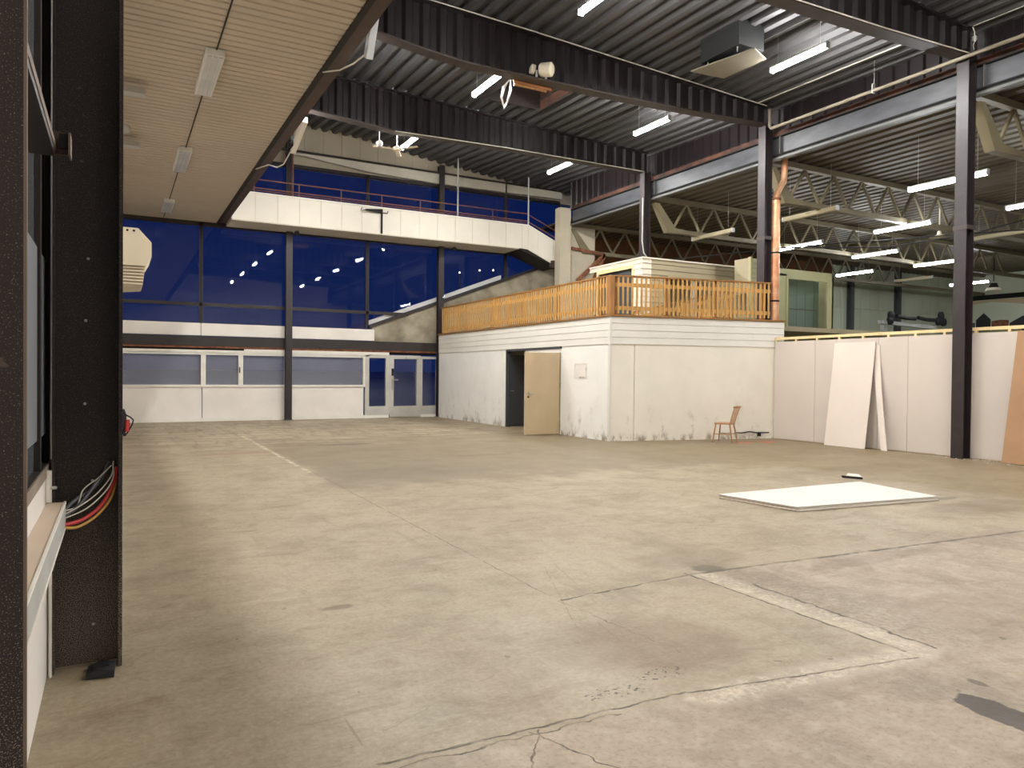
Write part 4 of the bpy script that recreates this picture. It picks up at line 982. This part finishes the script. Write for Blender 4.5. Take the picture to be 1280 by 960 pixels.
# drum floodlight on the beam
t = thing('drum_floodlight', 'white drum floodlight standing on the lower flange of the middle beam', 'floodlight', (7.66, 13.02, 7.59))
MB().lathe([(.12, 0), (.14, .03), (.14, .24), (.10, .27)], (7.62, 13.06, 7.75), (.62, -.78, -.1)).build('drum', M['offwhite'], t, smooth=True)
MB().lathe([(.10, 0), (.10, .08), (.05, .1)], (7.50, 13.10, 7.74), (-.5, .1, .1)).build('rear_cover', M['offwhite'], t, smooth=True)
for dx in (-.14, .08): MB().box(7.62+dx, 12.98, 7.57, 7.65+dx, 13.02, 7.70).build('foot', M['lgrey'], t)
# roof hatch shaft
t = thing('roof_hatch', 'open dark roof shaft edged with orange boards behind the middle beam', 'hatch', ((HX0+HX1)/2, (HY0+HY1)/2, 8.4))
zc = 8.35
MB().box(HX0-.04, HY0-.04, zc, HX0, HY1+.04, zc+1.3).box(HX0, HY1, zc, HX1, HY1+.04, zc+1.3).box(HX0, HY0-.04, zc, HX1, HY0, zc+1.3).box(HX0-.04, HY0-.04, zc+1.3, HX1+.04, HY1+.04, zc+1.34).build('shaft', M['blackfr'], t)
MB().box(HX1, HY0-.04, zc, HX1+.04, HY1+.04, zc+1.3).build('side_board', M['strip'], t)
MB().box(7.15, 13.335, 7.50, 8.06, 13.36, 7.60).build('edge_board', M['edgewood'], t)
MB().box(7.18, 13.36, 7.46, 7.95, 13.39, 7.50).build('edge_board', M['pinedark'], t)
t = thing('cable_coil', 'white loop of cable hanging by the lit lamp at the roof hatch', 'cable', (7.0, 13.5, 7.5))
for k in range(3):
    o = .025*k
    MB().tube([(7.08, 13.40, 7.56), (7.00-o, 13.42, 7.40), (6.95-o*.8, 13.45, 7.20), (7.00, 13.46, 7.03-.03*k), (7.06+o*.5, 13.45, 7.14), (7.10+o, 13.42, 7.38), (7.12, 13.40, 7.57)], .008, 6).build('loop', M['whitecable'], t)
# square vent box under the roof
t = thing('vent_box', 'dark square vent box with a pale bottom plate under the roof', 'vent', (10.75, 10.9, 7.75))
MB().box(10.42, 10.38, 7.86, 11.08, 11.42, 8.36).build('box_body', M['ventdark'], t)
MB().prism([(10.34, 11.62, 7.75), (10.67, 10.22, 7.75), (11.22, 10.46, 7.75), (11.17, 11.55, 7.75)], (0, 0, .03)).build('bottom_plate', M['ventplate'], t)
for a, c in ((10.5, 10.5), (11.0, 10.6), (10.5, 11.3), (11.0, 11.3)): MB().tube([(a, c, 7.77), (a, c, 7.88)], .012, 6).build('spacer', M['lgrey'], t)
# thin cables along the beams and roof
for pts, l in ((([(2.99, 13.0, 8.62), (7.3, 12.98, 8.46), (10, 12.98, 8.33), (14, 13.0, 8.15)]), 'thin pale cable along the top of the middle roof beam'),
               (([(6.2, 17.88, 7.66), (9.4, 17.88, 7.725), (14.1, 17.88, 7.73)]), 'thin pale cable along the bottom of the farthest roof beam'),
               (([(9.2, 8.17, 7.46), (11.5, 8.17, 7.52), (14.05, 8.17, 7.62)]), 'thin pale cable along the beam at the top right corner'),
               (([(13.6, 8.4, 8.08), (13.6, 12.9, 8.12)]), 'thin pale cable under the roof edge above the cream pipe')):
    tag(MB().tube(pts, .012, 6).build('beam_cable', M['whitecable']), l, 'cable')
t = thing('cable_drop', 'thin grey cable with small junction box at the nearest column head', 'cable', (14.1, 8.12, 7.7))
MB().tube([(14.08, 8.1, 7.66), (14.05, 8.1, 7.74), (14.1, 8.1, 7.82), (14.08, 8.1, 8.0), (14.02, 8.1, 8.06), (14.06, 8.1, 8.1), (14.1, 4, 8.1)], .008, 6).build('cable_run', M['whitecable'], t)
MB().lathe([(.025, 0), (.04, .02), (.04, .08), (.025, .1)], (14.09, 8.1, 7.82)).build('junction_box', M['lgrey'], t)
tag(MB().tube([(14.0, 17.79, 6.9), (13.99, 17.79, 5.6), (14.06, 17.79, 5.25), (14.32, 17.79, 4.98)], .018, 6).build('loose_cable', M['lgrey']), 'loose grey cable hanging down the farthest column', 'cable')
for pts, l in (([(14.62, 13.05, 4.75), (16.5, 11.5, 4.7), (18, 10.2, 5.0), (21, 8.4, 5.97)], 'slack black cable strung from the copper pipe towards the right'),
               ([(15, 19, 5.2), (19, 15.5, 5.6), (24, 11.0, 5.9), (27, 8.35, 5.97)], 'thin black cable strung across the side hall')):
    tag(MB().tube(pts, .018, 6).build('strung_cable', M['rubber']), l, 'cable')
# pendant bell lamps / fans deep in the side hall
t = thing('pendant_lamp', 'small pale pendant lamp left of the nearest column in the side hall', 'pendant lamp', (22.0, 13.6, 5.95))
MB().tube([(22.0, 13.6, 5.98), (22.0, 13.6, 7.06)], .02, 6).build('rod', M['offwhite'], t)
MB().lathe([(.28, 0), (.22, .04), (.07, .09), (.05, .2)], (22.0, 13.6, 5.8)).build('shade', M['offwhite'], t, smooth=True)
t = thing('pendant_lamp', 'small dark-topped pendant lamp right of the nearest column', 'pendant lamp', (33.0, 18.0, 5.5))
MB().tube([(33.0, 18.0, 5.7), (33.0, 18.0, 7.06)], .02, 6).build('rod', M['black'], t)
MB().lathe([(.3, 0), (.25, .12)], (33.0, 18.0, 5.3)).build('shade', M['offwhite'], t, smooth=True)
MB().lathe([(.2, 0), (.12, .2)], (33.0, 18.0, 5.42)).build('cap', M['black'], t, smooth=True)
# hoist rail with rollers deep in the side hall
t = thing('hoist_rail', 'grey hoist rail with black rollers before the pale green back wall', 'hoist', (33.5, 22, 0))
MB().bar((31.2, 22.0, 4.13), (35.2, 22.0, 4.0), .25, .16).build('beam', M['lgrey'], t)
for a, c in ((32.1, 33.5), (33.7, 35.0)): MB().tube([(a, 21.8, 4.42), ((a+c)/2, 21.8, 4.36), (c, 21.8, 4.36)], .09, 8).build('pad', M['rubber'], t)
for x, z in ((31.75, 4.45), (31.7, 4.2), (35.6, 4.6), (35.4, 4.32), (35.8, 4.3)): MB().lathe([(.1, 0), (.2, .05), (.2, .15), (.1, .2)], (x, 21.75, z), (0, 1, 0)).build('roller', M['rubber'], t, smooth=True)
for x in (31.5, 35.3): MB().box(x-.1, 21.95, 0, x+.1, 22.15, 4.1).build('post', M['lgrey'], t)
MB().bar((35.2, 22, 4.0), (35.8, 22, 4.35), .12, .12).build('bracket', M['lgrey'], t)
for x, l in ((35.9, 'grey steel post against the pale green back wall behind the hoist rail'), (32.2, 'thin grey post against the pale green wall left of the hoist')):
    tag(MB().box(x-.1, 24.2, 0, x+.1, 24.28, 7.05).box(x-.1, 24.42, 0, x+.1, 24.49, 7.05).box(x-.02, 24.28, 0, x+.02, 24.42, 7.05).build('wall_post', M['darkgrey']), l, 'column')
# painted house row on the right wall
t = thing('wall_mural', 'long painted panel of a house row under a pale sky on the far right wall', 'mural', (40.95, 18, 4))
MB().box(40.93, 8, 3.3, 40.99, 24.2, 5.75).build('panel', M['greenwall2'], t)
MB().box(40.90, 8, 5.75, 41.0, 24.3, 6.0).build('top_batten', M['black'], t)
MB().prism([(40.925, 24.2, 5.74), (40.925, 8, 5.74), (40.925, 8, 5.5)]+[(40.925, 8+k*.8, 5.5-.12*math.sin(k*1.3)) for k in range(1, 20)]+[(40.925, 24.2, 5.45)], (-.004, 0, 0)).build('painted_cloud_band', M['tandoor'], t)
hx = 24.1; cols = [M['darkgrey'], M['ventdark'], M['rust'], M['ventdark'], M['darkgrey'], M['black'], M['darkgrey'], M['ventdark'], M['rust'], M['darkgrey']]
for k, mm in enumerate(cols):
    wd = (.9, .8, .9, 1.3, 2.4, 1.6, 1.2, 1.4, 1.1, 1.5)[k]; h = (4.55, 4.7, 4.6, 4.45, 4.5, 4.65, 4.5, 4.6, 4.4, 4.6)[k]
    MB().prism([(40.922, hx, 3.32), (40.922, hx-wd+.04, 3.32), (40.922, hx-wd+.04, h), (40.922, hx-wd/2, h+.35 if k % 2 else h+.05), (40.922, hx, h)], (-.004, 0, 0)).build('painted_house', mm, t)
    hx -= wd
MB().prism([(40.915, 23.6, 3.6), (40.915, 20.9, 3.6), (40.915, 20.9, 4.15), (40.915, 23.6, 4.05)], (-.004, 0, 0)).build('painted_yard', M['yelgreen'], t)

# ------------------------------------------------------------------ left foreground
# near dark post
t = thing('dark_post', 'black dust-speckled steel post cut off by the left picture edge', 'post', (-.4, 2.1, 0))
MB().box(-.298, 2.1, 0, -.19, 2.115, 6.1).build('front_plate', M['colblack'], t)
MB().box(-.25, 2.115, 0, -.23, 2.33, 6.1).build('web', M['colblack'], t)
MB().box(-.195, 2.0995, 0, -.188, 2.1155, 6.1).build('edge_strip', M['edge'], t)
# second column: I-section, web seen from the side
t = thing('steel_column', 'black steel column beside the side window, cables behind its foot', 'column', (-.12, 4.4, 0))
MB().box(-.28, 4.3, 0, -.27, 4.55, 6.12).build('wall_flange', M['colblack'], t)
MB().box(-.27, 4.40, 0, .012, 4.42, 6.12).build('web', M['colblack'], t)
MB().box(.012, 4.28, 0, .03, 4.55, 6.12).build('hall_flange', M['colblack'], t)
for z in (.2, .95, 1.35, 1.78, 2.1): MB().lathe([(.008, 0), (.005, .008)], (-.13+.03*math.sin(z*9), 4.4, z), (0, -1, 0), 8).build('bolt', M['lgrey'], t)
# side window in the left wall
wn += 1
f = struct(MB().box(-.36, 2.35, 1.0, -.30, 4.62, 1.06).box(-.40, 4.47, 1.06, -.30, 4.62, 3.6).box(-.36, 3.98, 1.06, -.305, 4.05, 3.6).box(-.36, 2.35, 3.5, -.3, 4.62, 3.6).build('window_%d' % wn, M['blackfr']))
MB().box(-.34, 2.35, 1.06, -.33, 4.47, 3.5).build('pane', M['sidegl'], f)
for a, c in ((2.4, 3.965), (4.06, 4.44)): MB().box(-.322, a, 1.2, -.316, c, 2.08).build('blind', M['blind'], f)
struct(MB().box(-.32, 2.36, 1.0, -.295, 4.6, 1.055).build('trim_14', M['sillbrown']))
struct(MB().box(-.75, 2.0, .8, -.7, 5, 3.8).build('wall_outer_left', M['darkgrey']))
# cable trunking along the wall
t = thing('cable_trunking', 'beige cable trunking along the white wall under the side window', 'trunking', (-.26, 3.2, .8))
MB().box(-.30, 2.2, .745, -.222, 4.25, .87).build('body', M['sill'], t, bevel=.003)
MB().box(-.222, 2.2, .76, -.217, 4.25, .855).build('front_cover', M['lgrey'], t)
MB().box(-.225, 2.2, .862, -.216, 4.25, .874).box(-.225, 2.2, .742, -.216, 4.25, .752).build('edge_lip', M['white'], t)
t = thing('wall_clamp', 'small pale metal clamp on the wall above the trunking end', 'clamp', (-.28, 4.25, .95))
MB().box(-.298, 4.2, .88, -.282, 4.26, 1.03).build('clamp_plate', M['white'], t)
MB().tube([(-.285, 4.24, .945), (-.255, 4.24, .945)], .008, 8).build('clamp_bolt', M['lgrey'], t)
tag(MB().tube([(-.285, 4.27, .0), (-.285, 4.27, .86)], .008, 8).build('wall_pipe', M['white']), 'thin white pipe down the wall corner under the trunking', 'pipe')
def cable(name, p, r, m, label):
    P = [Vector(q) for q in p]; out = []
    for i in range(len(P)-1):
        p0, p1, p2, p3 = P[max(i-1, 0)], P[i], P[i+1], P[min(i+2, len(P)-1)]
        for k in range(6):
            u = k/6
            out.append(.5*((2*p1)+(p2-p0)*u+(2*p0-5*p1+4*p2-p3)*u*u+(3*p1-p0-3*p2+p3)*u**3))
    out.append(P[-1])
    return tag(MB().tube(out, r, 8).build(name, m, smooth=True), label, 'cable')
cable('electric_cable', [(-.222, 4.20, .765), (-.15, 4.25, .775), (-.07, 4.30, .83), (-.01, 4.34, .94), (.005, 4.36, 1.02)], .010, M['redcable'], 'thick red cable curving from the trunking end to the black column')
cable('electric_cable', [(-.222, 4.19, .752), (-.16, 4.24, .745), (-.08, 4.29, .79), (-.02, 4.33, .87), (.004, 4.36, .97)], .007, M['yelcable'], 'yellow cable hanging lowest between trunking and black column')
cable('electric_cable', [(-.222, 4.22, .80), (-.16, 4.26, .85), (-.10, 4.31, .93), (-.05, 4.36, 1.0), (-.03, 4.385, 1.05)], .009, M['greycable'], 'dark grey cable, lower of two above the red cable')
cable('electric_cable', [(-.222, 4.23, .835), (-.17, 4.28, .88), (-.11, 4.33, .91), (-.06, 4.37, .97), (-.04, 4.385, 1.03)], .009, M['greycable'], 'dark grey cable, topmost at the trunking end')
cable('electric_cable', [(-.222, 4.21, .815), (-.15, 4.25, .85), (-.08, 4.30, .90), (-.02, 4.34, .98), (-.012, 4.37, 1.05)], .0035, M['whitecable'], 'thin white wire bowed just above the red cable')
cable('electric_cable', [(-.222, 4.22, .83), (-.17, 4.26, .845), (-.145, 4.29, .92), (-.08, 4.33, .97), (-.02, 4.36, 1.03)], .0035, M['whitecable'], 'thin white wire kinked over the dark grey cables')
cable('electric_cable', [(-.222, 4.21, .795), (-.13, 4.25, .83), (-.05, 4.30, .90), (-.012, 4.33, .97), (-.014, 4.37, 1.04)], .0035, M['whitecable'], 'thin white wire nearest to the red cable')
# bracket at the upper left
t = thing('rail_bracket', 'brown steel rail end with a diagonal edge beside the dark post', 'bracket', (-.24, 3.2, 2.36))
MB().prism([(-.30, 2.2, 2.35), (-.215, 2.2, 2.35), (-.215, 2.2, 2.40), (-.30, 2.2, 2.40)], (.0, 1.24, .02)).build('rail', M['colbrown'], t)
MB().bar((-.218, 2.2, 2.39), (-.218, 3.45, 2.41), .012, .03).build('rail_lip', M['edge'], t)
MB().prism([(-.32, 3.44, 2.38), (-.165, 3.44, 2.38), (-.165, 3.44, 2.455), (-.195, 3.44, 2.47), (-.225, 3.44, 2.47), (-.32, 3.44, 2.60)], (0, .02, 0)).build('plate', M['eave'], t)
MB().box(-.168, 3.40, 2.375, -.160, 3.5, 2.46).build('end_lip', M['edge'], t)
MB().box(-.20, 3.41, 2.40, -.166, 3.42, 2.455).build('slot', M['black'], t)
# unit heater on the left wall
t = thing('unit_heater', 'white eight-sided unit heater on the left wall before the glass', 'heater', (-.05, 8.9, 2.7))
oc = [(-.28, 3.01), (.20, 3.01), (.325, 2.87), (.325, 2.72), (.27, 2.62), (-.28, 2.62)]
MB().prism([(x, 8.6, z) for x, z in oc], (0, .75, 0)).build('casing', M['offwhite'], t, bevel=.006)
MB().prism([(-.28, 8.66, 2.62), (.26, 8.66, 2.62), (.24, 8.66, 2.42), (.05, 8.66, 2.40), (-.28, 8.66, 2.40)], (0, .65, 0)).build('outlet_body', M['gable'], t)
for k in range(6):
    z = 2.43+k*.033; MB().box(-.28, 8.635, z, .245+.004*k, 9.33, z+.016).build('louvre', M['offwhite'], t)
for x in (.1, .16): MB().lathe([(.012, 0), (.008, .01)], (x, 8.6, 2.98), (0, -1, 0), 8).build('screw', M['black'], t)
MB().box(-.31, 8.8, 2.5, -.27, 9.1, 2.95).build('wall_bracket', M['lgrey'], t)
# short arms on the low ceiling by the left wall
for y, l in ((13.15, 'short grey steel arm under the low ceiling, nearer of two'), (16.25, 'short grey steel arm under the low ceiling, farther of two')):
    t = thing('steel_bracket', l, 'bracket', (.05, y, 5.95))
    MB().box(-.31, y-.1, 5.90, .40, y+.12, 5.99).build('channel', M['lgrey'], t)
    MB().box(-.31, y-.16, 5.8, -.29, y+.16, 6.08).build('wall_plate', M['lgrey'], t)
t = thing('ceiling_spotlight', 'small round grey spotlight between the two ceiling arms', 'spotlight', (.12, 14.9, 5.9))
MB().lathe([(.05, 0), (.09, .05), (.09, .16), (.04, .2)], (.10, 14.95, 5.85), (.2, -1, -.2)).build('head', M['lgrey'], t, smooth=True)
MB().tube([(.1, 14.9, 5.88), (.1, 14.9, 6.14)], .012, 6).build('stem', M['lgrey'], t)
# floor cleaner half hidden behind the column
t = thing('floor_cleaner', 'black upright cleaner with red part half hidden behind the black column', 'cleaner', (.0, 19.6, 0))
MB().lathe([(.2, .12), (.24, .16), (.24, .5), (.2, .62), (.08, .68)], (-.02, 19.6, 0)).build('tank', M['rubber'], t, smooth=True)
MB().box(-.22, 19.45, .04, .2, 19.75, .13).build('base', M['rubber'], t, bevel=.02)
MB().lathe([(.05, -.12), (.06, 0), (.05, .16)], (.235, 19.5, .22), (0, .2, 1)).build('red_motor_cap', M['redcable'], t, smooth=True)
MB().tube([(.2, 19.5, .5), (.3, 19.48, .44), (.36, 19.46, .38), (.34, 19.46, .28), (.26, 19.46, .12), (.22, 19.46, .05)], .016, 8).build('hose', M['rubber'], t, smooth=True)
for x in (-.2, .18): MB().lathe([(.04, 0), (.04, .05)], (x, 19.42, .04), (0, 1, 0), 12).build('wheel', M['rubber'], t)
# rubber wedge on the floor
t = thing('rubber_wedge', 'small black rubber wedge lying on the floor before the black column', 'wedge', (-.07, 4.22, 0))
MB().prism([(-.132, 4.15, .002), (-.006, 4.13, .002), (-.002, 4.26, .002), (-.088, 4.31, .002)], (0, 0, .001)).prism([(-.132, 4.15, .003), (-.006, 4.13, .003), (-.004, 4.135, .034), (-.07, 4.16, .042), (-.128, 4.155, .022)], (.006, .13, 0)).build('wedge_body', M['rubber'], t, bevel=.004)
MB().prism([(-.10, 4.20, .034), (-.03, 4.19, .044), (-.03, 4.25, .044), (-.09, 4.26, .034)], (0, 0, .006)).build('grip_pad', M['rubber'], t)

# ------------------------------------------------------------------ distant lamps outdoors
for x, z, l in ((23.3, 9.3, 'tiny distant street lamp left of the entrance column'), (25.0, 9.6, 'tiny distant street lamp seen above the sloping sill'), (26.2, 9.7, 'tiny distant street lamp farthest right over the sloping sill')):
    t = thing('street_lamp', l, 'street lamp', (x, 52, 0))
    MB().tube([(x, 52, 1.5), (x, 52, z)], .03, 6).build('pole', M['darkbld'], t)
    MB().lathe([(.03, 0), (.075, .05), (.03, .12)], (x, 52, z), n=8).build('lantern', M['outlamp'], t)

# ------------------------------------------------------------------ sky, camera, colour management
wd = bpy.data.worlds.new('dusk_sky'); S.world = wd; wd.use_nodes = True
nt = wd.node_tree; bg = nt.nodes['Background']
tc = nt.nodes.new('ShaderNodeTexCoord'); sp = nt.nodes.new('ShaderNodeSeparateXYZ'); nt.links.new(tc.outputs['Generated'], sp.inputs[0])
rp = nt.nodes.new('ShaderNodeValToRGB')
rp.color_ramp.elements[0].position = .0; rp.color_ramp.elements[0].color = (.005, .016, .085, 1)
rp.color_ramp.elements[1].position = .5; rp.color_ramp.elements[1].color = (.0012, .0045, .045, 1)
nt.links.new(sp.outputs[2], rp.inputs['Fac']); nt.links.new(rp.outputs['Color'], bg.inputs['Color']); bg.inputs['Strength'].default_value = 1.0

F, YAW, PITCH, ROLL = 920.0, .4936, -.0125, .0091
fw = Vector((math.sin(YAW)*math.cos(PITCH), math.cos(YAW)*math.cos(PITCH), math.sin(PITCH)))
rt = Vector((math.cos(YAW), -math.sin(YAW), 0)); up = rt.cross(fw)
r2 = rt*math.cos(ROLL)+up*math.sin(ROLL); u2 = -rt*math.sin(ROLL)+up*math.cos(ROLL)
cd = bpy.data.cameras.new('camera'); cam = bpy.data.objects.new('camera', cd); COL.objects.link(cam)
mw = Matrix((r2, u2, -fw)).transposed().to_4x4(); mw.translation = (0, 0, 1.52); cam.matrix_world = mw
cd.sensor_width = 36; cd.lens = 36*F/1280; cd.clip_start = .05; cd.clip_end = 400
S.camera = cam
S.view_settings.view_transform = 'Standard'; S.view_settings.look = 'None'
S.view_settings.exposure = 0.0; S.view_settings.gamma = 1.0; S.view_settings.use_curve_mapping = False
